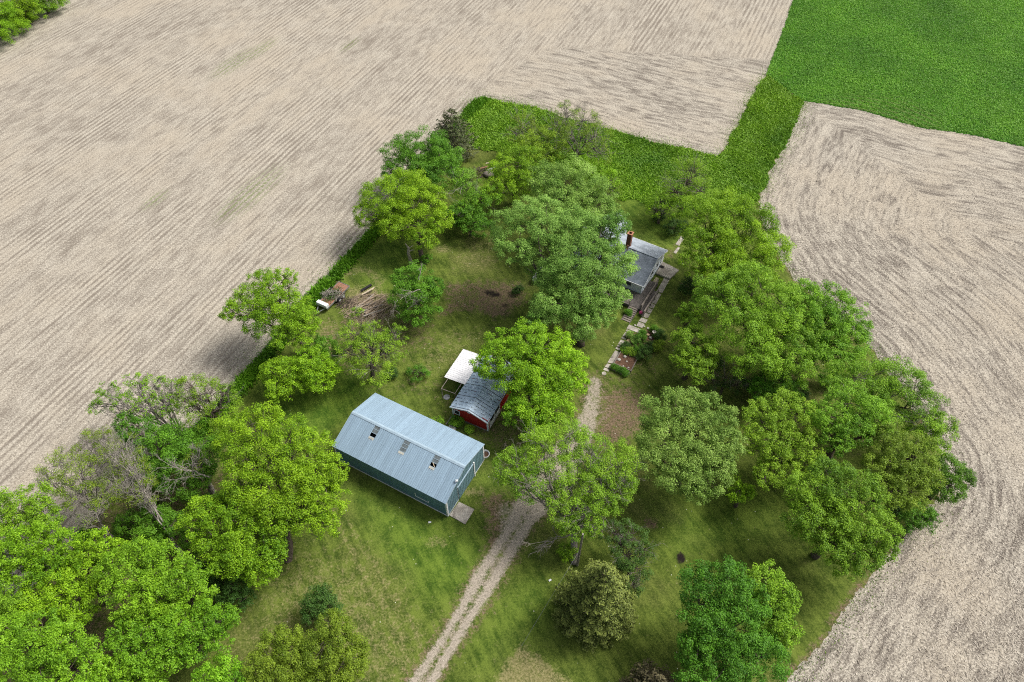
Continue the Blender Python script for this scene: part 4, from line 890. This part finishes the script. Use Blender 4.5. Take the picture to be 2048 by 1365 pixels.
def tree(label, kind, zc, blobs, base=None, leaf=.30, dens=1.0, bark='bark', trunk=None, twigs=0, dead=(), sparse=0.0, core=True, squash=.85, name='broadleaf_tree', cat='tree', group='trees around the farmyard', seed=None, kinds=None, clump=.23, lean=None):
    """blobs: (u, v, radius in photo px[, height above ground]) -> real spheres of foliage"""
    leaf = leaf*LS
    vm = sum(b[1] for b in blobs)/len(blobs); um = sum(b[0] for b in blobs)/len(blobs)
    rs = np.random.default_rng(seed if seed is not None else int(um*13+vm*7)); B = []
    for b in blobs:
        z = b[3] if len(b) > 3 else zc
        for _ in range(2):
            p = G3(b[0], b[1], z); m = mpp(p)
            if len(b) <= 3: z = max(zc+(vm-b[1])*m*.35, b[2]*m*.75)
        B.append((np.array(G3(b[0], b[1], z)), b[2]*mpp(p)*(1.09 if b[2] > 15 else 1.05)))
    C = sum(c for c, r in B)/len(B)
    bs = np.array(G3(*base)) if base else np.array([C[0], C[1], 0.0])
    if core and len(B) > 2:
        ext = max(np.linalg.norm(c-C) for c, r in B); B.append((C-np.array([0, 0, .15*ext]), ext*.62))
    root = empty(name, bs, 0, label, cat, group)
    T = Tubes(6); rmax = max(r for c, r in B); top = max(c[2]+r for c, r in B); tr = trunk or .03*top+.05
    # --- foliage clumps
    cl = []; cr = []; ct = []
    for c, r in B:
        rc = float(np.clip(clump*r, .38, .95)); N = max(8, int(dens*3.3*(r/rc)**2*(1-sparse*.5)))
        d = rs.normal(size=(N, 3)); d /= np.linalg.norm(d, axis=1, keepdims=True)
        d = d[(d[:, 2] > -.55) | (rs.random(len(d)) < .35)]
        wob = .86+.28*vnoise(d[:, 0]*2+c[0], d[:, 1]*2+d[:, 2]*1.7+c[1], 1.3, int(abs(c[0]*3)) % 50)
        p = c+d*np.array([1, 1, squash])*(r*wob*rs.uniform(.55, 1.0, len(d))**.6)[:, None]
        ni = int(N*.22); di = rs.normal(size=(ni, 3)); di /= np.linalg.norm(di, axis=1, keepdims=True)      # leafy inside of the crown
        p_in = c+di*np.array([1, 1, squash])*(r*rs.uniform(.15, .6, ni))[:, None]
        keep = np.ones(len(p), bool)
        for c2, r2 in B:
            if c2 is not c: keep &= np.linalg.norm((p-c2)/np.array([1, 1, squash]), axis=1) > r2*.66
        p = p[keep]; p = np.vstack([p, p_in]) if sparse < .3 else p
        p = p[p[:, 2] > .25]; cl.append(p); cr.append(np.full(len(p), rc)*rs.uniform(.7, 1.25, len(p))); ct.append(rs.normal(0, .13)+rs.normal(0, .12, len(p)))
    cl = np.vstack(cl); cr = np.concatenate(cr); ct = np.concatenate(ct)
    # --- leaves
    per = (DENS*46*(1-sparse)*(cr/.7)**2*(.30/leaf)**2*.72).astype(int)+4; idx = np.repeat(np.arange(len(cl)), per); n = len(idx)
    off = rs.normal(size=(n, 3)); off /= np.linalg.norm(off, axis=1, keepdims=True); off[:, 2] = np.where(off[:, 2] < -.3, -off[:, 2], off[:, 2])
    rad = rs.random(n)**.45; P = cl[idx]+off*np.array([1, 1, .8])*(cr[idx]*rad)[:, None]
    nr = off*.8+rs.normal(size=(n, 3))*.6+np.array([0, 0, .9])
    tint = np.clip(.46+ct[idx]+rs.normal(0, .17, n), 0, 1)
    P[:, 2] = np.maximum(P[:, 2], .1)
    cards(P, nr, rs.uniform(.65, 1.3, n)*leaf, rs.uniform(.5, .8, n), tint, 'crown', LEAF[kind], root, bs)
    # --- trunk and limbs
    fork = bs+(C-bs)*.38; fork[2] = max(.6, min(C[2]*.42, fork[2] if fork[2] > .3 else C[2]*.4))
    pts = limb(rs, bs, fork, 0, 4, .03); T.add(np.vstack([pts[:1]+[0, 0, -.1], pts[1:]])-bs, np.linspace(tr*1.25, tr*.8, 5))
    for c, r in B[:len(blobs)]:
        P_ = limb(rs, fork, c+np.array([0, 0, r*.1]), .10, 5, .05); T.add(P_-bs, np.linspace(tr*.42, tr*.13, 6))
        near = np.nonzero(np.linalg.norm(cl-c, axis=1) < r*1.15)[0]
        if len(near):
            for i in rs.choice(near, min(len(near), 14 if sparse < .3 else 26), replace=False):
                s = P_[rs.integers(2, 6)]; T.add(limb(rs, s, cl[i], .06, 4, .06)-bs, np.linspace(tr*.10+.012, .012, 5))
    T.build('trunk', M[bark], root)
    if twigs or dead:
        D = Tubes(4)
        if twigs:
            for c, r in B[:len(blobs)]:
                for _ in range(int(twigs)):
                    d = rs.normal(size=3); d[2] = abs(d[2])*.8+.1; d /= np.linalg.norm(d); twig(rs, D, c-bs+d*r*.1, d, r*rs.uniform(.7, 1.05), .032, 2, .25, .5)
        D.build('twigs', M['palebark'], root) if twigs else None
        for (u0, v0, z0, u1, v1, z1, r0, dep) in dead:
            D = Tubes(4)
            a, b = np.array(G3(u0, v0, z0)), np.array(G3(u1, v1, z1)); L = np.linalg.norm(b-a)
            P_ = limb(rs, a, b, .08, 6, .04); D.add(P_-bs, np.linspace(r0, r0*.35, 7))
            for k in range(2+dep*3):
                i = rs.integers(2, 7); d = (b-a)/L+rs.normal(size=3)*.6; twig(rs, D, P_[i]-bs, d, L*rs.uniform(.25, .5), r0*.4, 2 if dep > 1 else 1, .05, .55)
            D.build('dead_branch', M['deadbark'], root)
    return root
def conifer(label, kind, base, H, R0, seed, name='spruce_tree', pw=.75, whorls=17, leaf=.34, tipn=26, base_z=.3, lo=.12, group='conifers'):
    rs = np.random.default_rng(seed); bs = np.array(G3(*base)); root = empty(name, bs, 0, label, 'tree', group); T = Tubes(6)
    T.add(np.array([[0, 0, -.1], [0, 0, H*.5], [.05, 0, H*.97]]), [.02*H+.06, .012*H+.03, .02]); P = []; Nn = []; Sz = []; Ti = []
    for w in range(whorls):
        f = (w+rs.uniform(-.2, .2))/(whorls-1); f = min(max(f, 0), 1); z = base_z+(H-base_z)*f**.9
        Rw = R0*(1-f)**pw*(1.0 if f > lo else .86)+.12; nb = max(5, int(15*(1-f)**.6)+3)
        for b in range(nb):
            a = 2*np.pi*(b+rs.uniform(-.35, .35))/nb+w*1.3; L = Rw*rs.uniform(.78, 1.1); d = np.array([np.cos(a), np.sin(a), 0])
            t = np.linspace(0, 1, 5); zz = z-.16*L*np.sin(np.pi*.55*t)+.20*L*t**2.2; br = np.outer(t*L, d); br[:, 2] = np.maximum(zz, .15)
            T.add(br, np.linspace(.035, .012, 5))
            k = int(tipn*L/1.0*.8)+8; tt = rs.uniform(.25, 1.0, k)**.8; q = np.outer(tt*L, d); q[:, 2] = np.interp(tt, t, br[:, 2])
            side = np.array([-d[1], d[0], 0]); wd = (.12+.30*L*(1-tt)*.9+.10)*rs.normal(0, .55, k); q += side*wd[:, None]; q[:, 2] += rs.normal(.03, .09, k)-np.abs(wd)*.12
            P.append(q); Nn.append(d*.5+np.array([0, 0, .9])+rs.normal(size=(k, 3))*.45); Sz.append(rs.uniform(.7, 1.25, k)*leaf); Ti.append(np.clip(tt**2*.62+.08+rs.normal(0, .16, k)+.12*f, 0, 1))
    P = np.vstack(P); Nn = np.vstack(Nn)
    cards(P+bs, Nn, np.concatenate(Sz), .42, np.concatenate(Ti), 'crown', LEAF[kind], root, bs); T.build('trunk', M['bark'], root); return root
def shrub(label, kind, u, v, rpx, zf=.8, name='shrub', cat='shrub', group='shrubs', leaf=.24, dens=1.0, sparse=0.0, lobes=4, squash=.8):
    rs = np.random.default_rng(int(u*3+v*5)); z = rpx*.066*zf; bl = [(u, v, rpx*.75, z)]
    for i in range(lobes): a = rs.uniform(0, 6.28); bl.append((u+math.cos(a)*rpx*.5, v+math.sin(a)*rpx*.4, rpx*.5, z*rs.uniform(.6, 1.1)))
    return tree(label, kind, z, bl, leaf=leaf, dens=dens, sparse=sparse, name=name, cat=cat, group=group, core=False, trunk=.05, clump=.3, squash=squash)

# ---- far corner
tree('leafy bright tree cut by the left edge in the far top corner', 'bright', 3, [(-15,30,48),(12,48,34),(-25,65,40)])
tree('rounded bright tree second from the far top left corner', 'bright', 2.8, [(38,8,38),(28,36,28),(55,26,28),(45,18,30)])
tree('bright tree at the right end of the far top left clump', 'mid', 2.6, [(88,-8,36),(70,14,28),(98,4,24)])
# ---- back of the yard
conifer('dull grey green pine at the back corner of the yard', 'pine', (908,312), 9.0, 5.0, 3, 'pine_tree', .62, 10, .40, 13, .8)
tree('dense dark green maple in front of the grey pine', 'deep', 6, [(800,315,38),(845,300,45),(880,320,40),(830,350,42),(870,355,34),(790,350,26)], leaf=.30, dens=1.15)
tree('bright yellowish green tree with bare trunk left of the sunlit lawn', 'bright', 6.2, [(765,405,46),(815,385,45),(845,425,48),(795,440,42),(735,432,26),(868,398,26),(850,470,30),(880,440,26)], base=(848,528), dead=[(850,420,5,925,375,6,.07,1)])
tree('loose shrubby tree in the middle of the back clearing', 'mid', 4.0, [(925,370,32),(950,410,34),(925,425,26),(975,395,26)], sparse=.25, twigs=3)
tree('low dark green tree overhanging the shaded grass at the back', 'deep', 3.0, [(940,440,30),(965,455,26),(915,430,22)])
tree('yellow green leafy tree right of the scrap heap', 'bright', 5, [(1010,345,36),(1045,330,38),(1030,370,36),(990,380,24),(1065,365,30)], sparse=.1)
tree('sparse willowy tree with grey twigs in the tall grass', 'olive', 4.5, [(1045,250,26),(1075,270,24),(1030,270,18)], sparse=.55, twigs=8, bark='palebark', leaf=.24)
tree('yellow tinted tree between the sparse willowy tree and the tall twiggy tree', 'yellow', 5.2, [(1065,290,32),(1100,285,34),(1085,315,30),(1120,300,22)], sparse=.22, twigs=3)
tree('tall twiggy half bare tree reaching over the back stubble edge', 'olive', 7, [(1130,230,26),(1165,245,34),(1190,275,32),(1150,285,36),(1200,310,26),(1110,255,20)], sparse=.60, twigs=11, bark='palebark', leaf=.24)
tree('small fresh green tree behind the big maples near the tall grass', 'bright', 4, [(1180,345,32),(1205,365,28),(1160,335,26)], sparse=.15)
tree('thin grey green sapling at the edge of the tall grass', 'olive', 2.6, [(1222,378,24),(1212,395,18)], sparse=.5, twigs=6, leaf=.22)
tree('rear maple of the two big maples in the yard centre', 'silver', 9, [(1105,375,44),(1150,365,46),(1185,395,42),(1125,420,46),(1170,430,48),(1085,350,26),(1208,430,32)], base=(1165,500), dens=1.1)
tree('huge silver green maple covering the left half of the farmhouse', 'silver', 9.5, [(1040,455,50),(1085,430,40),(1032,496,38),(1100,490,52),(1160,470,50),(1195,480,44),(1234,530,38),(1180,530,55),(1128,555,46),(1222,582,40),(1160,600,52),(1103,612,38),(1075,640,22),(1165,650,34),(1200,630,28),(1228,592,22),(1228,455,32)], base=(1162,690), dens=1.15, trunk=.5)
tree('slender light tree standing at the tall grass right of the house', 'yellow', 5.6, [(1372,362,44),(1400,385,30),(1350,385,28),(1385,345,26)], base=(1357,432), sparse=.45, twigs=8, leaf=.24)
tree('small thin tree left of the slender light tree', 'bright', 3.2, [(1322,405,28),(1338,420,22),(1310,420,16)], sparse=.4, twigs=3, leaf=.24)
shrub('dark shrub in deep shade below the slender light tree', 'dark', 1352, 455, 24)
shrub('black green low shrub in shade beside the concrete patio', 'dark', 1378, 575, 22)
tree('green understory tree below the bare forked tree', 'deep', 3.2, [(300,1035,30),(345,1055,28),(255,1045,22),(385,1085,24)], dens=1.1)
shrub('small dark shrub standing alone on the grass behind the house', 'dark', 1318, 432, 15, sparse=.2)
# ---- right grove
tree('bright green broad tree at the top of the right grove', 'bright', 8, [(1400,430,46),(1455,425,46),(1505,450,46),(1540,500,38),(1480,490,56),(1420,490,50),(1520,535,42),(1440,540,40),(1390,520,30),(1470,550,40)], dens=1.1)
tree('large dull green maple in the upper middle of the right grove', 'mid', 8.5, [(1440,590,48),(1500,570,46),(1550,600,48),(1470,640,52),(1540,660,54),(1590,690,42),(1510,710,50),(1580,740,44),(1610,650,34)], dens=1.1)
tree('light green smaller tree leaning over the garden side of the grove', 'mid', 6, [(1380,685,34),(1408,705,32),(1365,715,22),(1395,740,30),(1385,655,20)], dens=1.05)
tree('little round bright tree between the path and the dull maple', 'mid', 4.6, [(1378,622,17),(1364,630,12),(1390,632,14)], dens=1.1)
tree('plume shaped tree on the field side of the right grove', 'mid', 8, [(1610,590,32),(1655,600,36),(1690,625,34),(1715,660,28),(1640,650,46),(1690,690,38),(1650,715,40),(1600,620,26),(1700,720,28)], dens=1.1)
tree('deep green low tree in the shade at the heart of the grove', 'deep', 3.6, [(1545,765,34),(1580,775,30),(1520,780,24)])
tree('twiggy mid green tree at the field edge of the grove', 'mid', 7.4, [(1690,765,44),(1745,755,44),(1795,765,46),(1835,800,42),(1770,815,44),(1850,840,32)], sparse=.12, twigs=3, leaf=.26)
tree('thin leaved tree leaning right toward the stubble', 'mid', 5.5, [(1850,862,40),(1885,860,30),(1860,890,30)], sparse=.25, twigs=4, leaf=.25)
tree('bright clumped tree in the centre of the lower grove', 'mid', 9, [(1690,810,42),(1735,830,40),(1655,835,36),(1700,860,40),(1670,880,30),(1760,860,26)], dens=1.1)
tree('yellow olive tree right of the bright clumped tree', 'olive', 8, [(1780,890,40),(1825,900,38),(1800,940,44),(1845,950,34),(1760,935,30),(1820,985,34),(1780,985,34)], dens=1.1, leaf=.27)
tree('rounded dark olive tree at the right tip of the grove', 'deep', 4.4, [(1895,945,34),(1920,955,26),(1895,980,30),(1875,960,22)], leaf=.26)
tree('low bushy tree on the stubble edge below the olive tree', 'deep', 2.8, [(1835,1030,28),(1855,1040,22),(1815,1045,20)], leaf=.26)
tree('large bright round tree at the bottom of the right grove', 'mid', 8, [(1615,985,42),(1665,965,46),(1715,985,46),(1640,1030,48),(1700,1045,52),(1755,1065,40),(1610,1040,38),(1660,1085,38),(1720,1105,38),(1690,1130,26),(1765,1095,26)], dens=1.15)
tree('yellow green tree right of the silver maple by the drive', 'yellow', 7.5, [(1520,835,38),(1565,825,40),(1605,840,38),(1540,880,42),(1595,890,40),(1560,930,38),(1620,925,30),(1510,890,26),(1530,955,26)], sparse=.08, leaf=.27)
tree('small bright ball of leaves low at the grove edge', 'bright', 3.4, [(1480,980,24),(1492,990,16)])
tree('brown twigged undergrowth tree behind the silver maple', 'dark', 2.6, [(1450,755,22),(1425,765,18),(1475,770,18)], sparse=.55, twigs=8)
tree('pale silver maple standing alone beside the gravel drive', 'silver', 8, [(1325,830,46),(1375,815,44),(1420,840,46),(1445,890,40),(1390,890,56),(1330,890,52),(1310,920,40),(1360,945,46),(1420,945,42),(1390,975,30),(1440,925,30)], dens=1.15)
for i, (u, v, r, kd, lab) in enumerate([(1600,800,24,'dark','dark undergrowth bush in the middle of the grove'), (1500,770,20,'dark','dark bush below the light green garden side tree'), (1640,930,26,'dark','shaded bush between the yellow tree and the bright round tree'), (1430,725,18,'dark','shaded bush beside the light garden side tree'), (1660,760,24,'deep','green bush beneath the plume shaped tree'), (1800,1015,20,'dark','dark bush under the olive tree by the stubble')]):
    shrub(lab, kd, u, v, r)
# ---- by the drive and buildings
tree('vivid green tree overhanging the right side of the red shed', 'bright', 6.2, [(1000,700,38),(1055,685,42),(1105,700,40),(1140,730,34),(975,730,30),(1035,745,48),(1095,765,48),(1150,770,24),(1070,810,42),(1110,830,36),(1035,825,30),(1075,865,32)], base=(1080,880), dens=1.1)
tree('half leafed yellowish tree over the drive with grey twigs', 'yellow', 7.6, [(1030,930,36),(1080,890,38),(1130,880,40),(1185,905,40),(1235,930,40),(1060,970,36),(1110,960,46),(1170,965,48),(1225,985,38),(1250,960,26),(1130,1010,40),(1180,1020,36),(1010,950,22),(1150,1055,30),(1190,1055,22)], base=(1150,1125), sparse=.27, twigs=6, bark='palebark', leaf=.24, dens=1.25, trunk=.38, dead=[(1150,1070,3.6,1080,1085,3.2,.08,3)], core=False)
tree('dark leaved crab apple beside the spruce', 'dark', 3.6, [(1225,1065,26),(1265,1070,28),(1290,1100,24),(1255,1110,30),(1280,1145,24),(1265,1175,20),(1240,1090,20)], sparse=.35, twigs=5, leaf=.22)
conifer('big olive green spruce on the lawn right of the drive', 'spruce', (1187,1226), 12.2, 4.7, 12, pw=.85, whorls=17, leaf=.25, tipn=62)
tree('small green shoot clump at the foot of the half leafed tree', 'bright', 1.3, [(1132,1105,16),(1145,1098,12)], leaf=.22)
tree('dense darker green maple at the bottom right of the lawn', 'deep', 8, [(1400,1175,44),(1450,1165,46),(1490,1200,44),(1410,1235,48),(1465,1260,52),(1395,1295,38),(1450,1330,52),(1520,1320,50),(1400,1360,40)], dens=1.15)
tree('lighter half of the bottom right pair of lawn trees', 'mid', 7, [(1530,1165,38),(1560,1200,36),(1535,1230,40),(1565,1260,30),(1545,1290,30)], dens=1.1)
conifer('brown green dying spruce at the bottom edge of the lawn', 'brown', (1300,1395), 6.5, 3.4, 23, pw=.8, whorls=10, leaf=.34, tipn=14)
tree('olive rounded bush tree left of the drive at the bottom', 'olive', 4.2, [(560,1310,48),(530,1335,36),(590,1335,40),(545,1365,40),(580,1280,26)], dens=1.15, leaf=.25)
tree('olive bush tree beside the drive at the bottom, broadest of its pair', 'olive', 4.4, [(660,1280,46),(690,1310,44),(640,1320,44),(700,1335,30),(660,1350,40),(670,1250,26)], dens=1.15, leaf=.25)
tree('small dark green tree on the lawn behind the olive pair', 'dark', 3.0, [(635,1205,28),(660,1215,20),(625,1225,22),(645,1190,18)], leaf=.24, dens=1.2)
# ---- left middle
tree('open crowned oak at the left field edge below the trailer', 'bright', 7.5, [(535,565,36),(570,560,24),(495,605,34),(540,610,40),(580,620,40),(465,625,22),(610,640,30),(520,645,32),(570,665,34),(600,670,28)], base=(618,705), dens=1.0, sparse=.08, bark='bark')
tree('thin yellow green tree in front of the log heap', 'yellow', 6.0, [(712,625,13),(705,668,26),(745,668,26),(790,672,24),(735,700,36),(775,705,32),(700,705,26),(745,740,34)], sparse=.36, twigs=7, leaf=.25, base=(746,765), dead=[(735,690,5,690,700,5,.05,1)])
tree('bright round tree at the field corner behind the blue barn', 'bright', 3.6, [(565,755,38),(545,745,24),(590,765,26),(560,780,26)], dens=1.1)
tree('bright tree right of the round field corner tree', 'bright', 4.2, [(625,735,36),(640,760,28),(610,720,26),(655,735,26)], dens=1.1)
tree('darker green bush between the oak and the thin tree', 'deep', 2.6, [(650,700,26),(630,690,20),(672,712,18)])
tree('dense dark bushy tree with bleached dead limbs over it', 'deep', 4.2, [(830,560,34),(815,590,34),(850,600,38),(835,625,30),(865,575,22),(800,555,18)], dens=1.15, dead=[(838,560,6.5,843,535,8,.08,1),(840,580,6.5,800,600,6.5,.08,2),(812,625,4,838,600,6,.05,3),(795,600,6.2,785,625,5,.04,2)])
shrub('small dark round bush left of the low lawn shrub', 'dark', 783, 747, 12, leaf=.2)
shrub('low sprawling green shrub on the lawn near the carport', 'deep', 836, 748, 24, .5, leaf=.2, sparse=.3, squash=.6)
shrub('small green bush right of the dense bushy tree', 'deep', 873, 574, 19)
shrub('small green bush at the foot of the bare trunked bright tree', 'deep', 855, 520, 14)
shrub('small shrub in the brown bare patch near the white tank', 'dark', 1037, 580, 11, leaf=.2)
shrub('low green weeds against the left wall corner of the red shed', 'mid', 915, 842, 14, .5, leaf=.18, squash=.6)
shrub('low green weeds between the barn roof and the shed', 'mid', 872, 842, 16, .5, leaf=.18, sparse=.3, squash=.6)
shrub('weeds under the carport frame', 'deep', 922, 778, 9, .6, leaf=.18)
shrub('green weeds at the foot of the shed wall', 'mid', 940, 858, 9, .5, leaf=.16)
shrub('grey green lilac like shrub beside the scrap heap', 'silver', 938, 352, 20, sparse=.2)
# ---- left wood
tree('open branched oak reaching over the left stubble', 'mid', 7, [(215,790,24),(250,810,26),(285,785,28),(310,770,22),(345,775,22),(290,815,26),(195,815,16),(330,810,26),(265,760,16)], base=(420,930), sparse=.42, twigs=3, dens=.9, bark='palebark', trunk=.3, core=False)
tree('yellow green airy tree left of the barn end', 'yellow', 7, [(385,775,30),(415,790,34),(440,820,38),(400,825,36),(450,790,24),(370,805,24)], sparse=.40, twigs=6, leaf=.25)
tree('largest vivid tree at the right edge of the left wood', 'bright', 9, [(470,865,44),(525,855,44),(580,870,42),(625,905,44),(660,940,34),(500,915,48),(560,925,50),(610,965,48),(655,1000,36),(540,985,48),(600,1025,42),(480,965,38),(650,1050,26),(560,1040,34)], base=(575,1120), dens=1.05, sparse=.10, dead=[(530,1000,6,505,985,7,.05,2),(570,1060,3,545,1080,5,.06,2)])
tree('dark green tree in the shadowed middle of the left wood', 'deep', 5.2, [(275,865,34),(310,890,36),(350,910,40),(395,925,38),(330,945,36),(385,970,34),(430,900,34),(250,850,22)])
tree('half dead pale grey tree at the left field edge', 'olive', 7, [(120,930,36),(165,950,40),(210,930,40),(190,890,34),(160,990,38),(215,985,36),(100,960,22)], base=(215,1085), sparse=.5, twigs=10, bark='deadbark', leaf=.22, core=False, trunk=.2)
tree('leaning bare grey tree with forked trunk in the left wood', 'olive', 8, [(245,900,34),(270,950,36),(235,975,34),(290,985,30),(210,880,22)], base=(368,1120), sparse=.6, twigs=10, bark='deadbark', leaf=.22, core=False, trunk=.24, dead=[(330,1050,4,250,930,9,.12,3),(340,1070,3,285,985,7,.10,3)])
tree('bare pale limb tree among the dark green leaves', 'olive', 7.5, [(385,930,22),(400,905,18)], base=(425,985), sparse=.8, twigs=5, bark='deadbark', leaf=.22, core=False, dead=[(420,955,6,350,935,8.5,.08,3),(410,950,6,345,960,7,.06,3)])
tree('densely leaved round tree at the lawn edge of the left wood', 'bright', 6.5, [(400,1035,38),(445,1030,44),(490,1060,42),(530,1090,38),(430,1075,42),(480,1110,42),(545,1120,28),(520,1140,30),(450,1130,28)], dens=1.15)
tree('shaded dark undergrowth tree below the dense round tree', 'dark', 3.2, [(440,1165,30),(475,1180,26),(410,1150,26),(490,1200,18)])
tree('bright tree on the left edge nearest the stubble', 'mid', 6.5, [(20,1020,40),(60,1010,40),(85,1040,34),(35,1060,36),(-15,1050,36)], dens=1.1)
tree('bright rounded tree below the left edge tree', 'bright', 7, [(30,1100,40),(80,1085,40),(125,1100,36),(55,1135,38),(110,1135,36),(0,1130,36)], dens=1.1)
tree('middle tree of the lower left wood with split crown', 'bright', 6.5, [(190,1095,32),(225,1110,30),(160,1120,28),(175,1160,36),(125,1185,44),(85,1200,38),(150,1215,40)], dens=1.05)
tree('sunlit lime tree in front of the leaning bare tree', 'lime', 7.5, [(230,1135,36),(275,1120,40),(325,1130,42),(370,1165,40),(255,1175,42),(310,1190,46),(360,1215,38),(270,1225,36),(400,1195,28)], dens=1.1)
tree('lime green tree at the right of the bottom left wood', 'lime', 6.2, [(260,1275,38),(310,1265,40),(360,1250,40),(410,1245,38),(450,1240,30),(290,1310,40),(345,1300,38),(390,1285,32),(440,1275,24)], dens=1.1)
tree('lime tree filling the bottom left corner', 'lime', 7.2, [(20,1270,40),(70,1265,42),(120,1290,42),(160,1310,38),(30,1320,46),(90,1335,46),(140,1355,40),(185,1340,28)], dens=1.1)
tree('shaded tree at the left edge between the rounded tree and the corner lime', 'mid', 5.5, [(10,1190,36),(40,1215,36),(-20,1225,36)], dens=1.05)
tree('bottom edge lime tree between the corner lime and the right lime', 'lime', 5.0, [(225,1345,36),(260,1350,30),(205,1375,36),(300,1370,32)], dens=1.1)
tree('bright lime bush tree at the bottom edge by the lawn', 'lime', 4.2, [(440,1345,34),(415,1360,28),(470,1360,26)], dens=1.15)
tree('bare twiggy tree over the rounded lower left trees', 'olive', 6.5, [(195,1025,20),(175,1045,18)], base=(235,1090), sparse=.8, twigs=6, bark='deadbark', leaf=.2, core=False)
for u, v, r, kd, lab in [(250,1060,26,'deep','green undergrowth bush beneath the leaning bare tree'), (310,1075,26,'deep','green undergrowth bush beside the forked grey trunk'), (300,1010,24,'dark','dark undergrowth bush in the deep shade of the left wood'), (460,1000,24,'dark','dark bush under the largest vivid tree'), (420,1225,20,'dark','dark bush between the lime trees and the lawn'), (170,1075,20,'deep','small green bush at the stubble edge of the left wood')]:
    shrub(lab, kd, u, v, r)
# ---- garden plants
for i, (X_, Y_, r, kd, lab) in enumerate([(1100,760,9,'silver','pale leaved plant at the corner of the path and garden'), (1165,815,9,'silver','grey green plant right of the stump top'), (1235,815,12,'deep','green hosta like plant in the middle of the garden bed'), (1268,745,10,'deep','green plant near the cross slab of the path'), (1030,905,9,'dark','dark plant beside the path below the stump'), (1105,985,11,'yellow','yellow leaved plant at the front of the garden bed'), (1200,930,13,'deep','deep green plant in the garden centre front'), (1290,1020,17,'dark','dark bush at the lower right of the garden bed'), (1345,910,13,'dark','dark plant right of the garden centre'), (1455,890,15,'yellow','orange tinged bush at the right of the garden bed'), (1440,690,11,'deep','green bush at the far right of the garden bed'), (1510,760,14,'dark','dark bush beyond the bird bath'), (1025,975,8,'mid','low green plant at the path edge by the raised bed')]):
    shrub(lab, kd, 1100+X_/6.827, 560+Y_/6.827, r, .7, 'garden_plant', 'plant', 'garden bed plants', leaf=.15, lobes=3)
for i, (X_, Y_) in enumerate([(880,1195), (930,1220), (980,1245), (1030,1275)]):
    shrub('low green leaf clump growing in the narrow planter box', 'deep', 1100+X_/6.827, 560+Y_/6.827, 5, 1.1, 'planter_plant', 'plant', 'plants in the planter box', leaf=.12, lobes=2)
shrub('green plant left of the deck stairs', 'deep', 1255, 627, 7, .7, 'garden_plant', 'plant', 'garden bed plants', leaf=.14, lobes=3)
print('LEAVES', sum(len(o.data.polygons) for o in bpy.data.objects if o.type == 'MESH'))
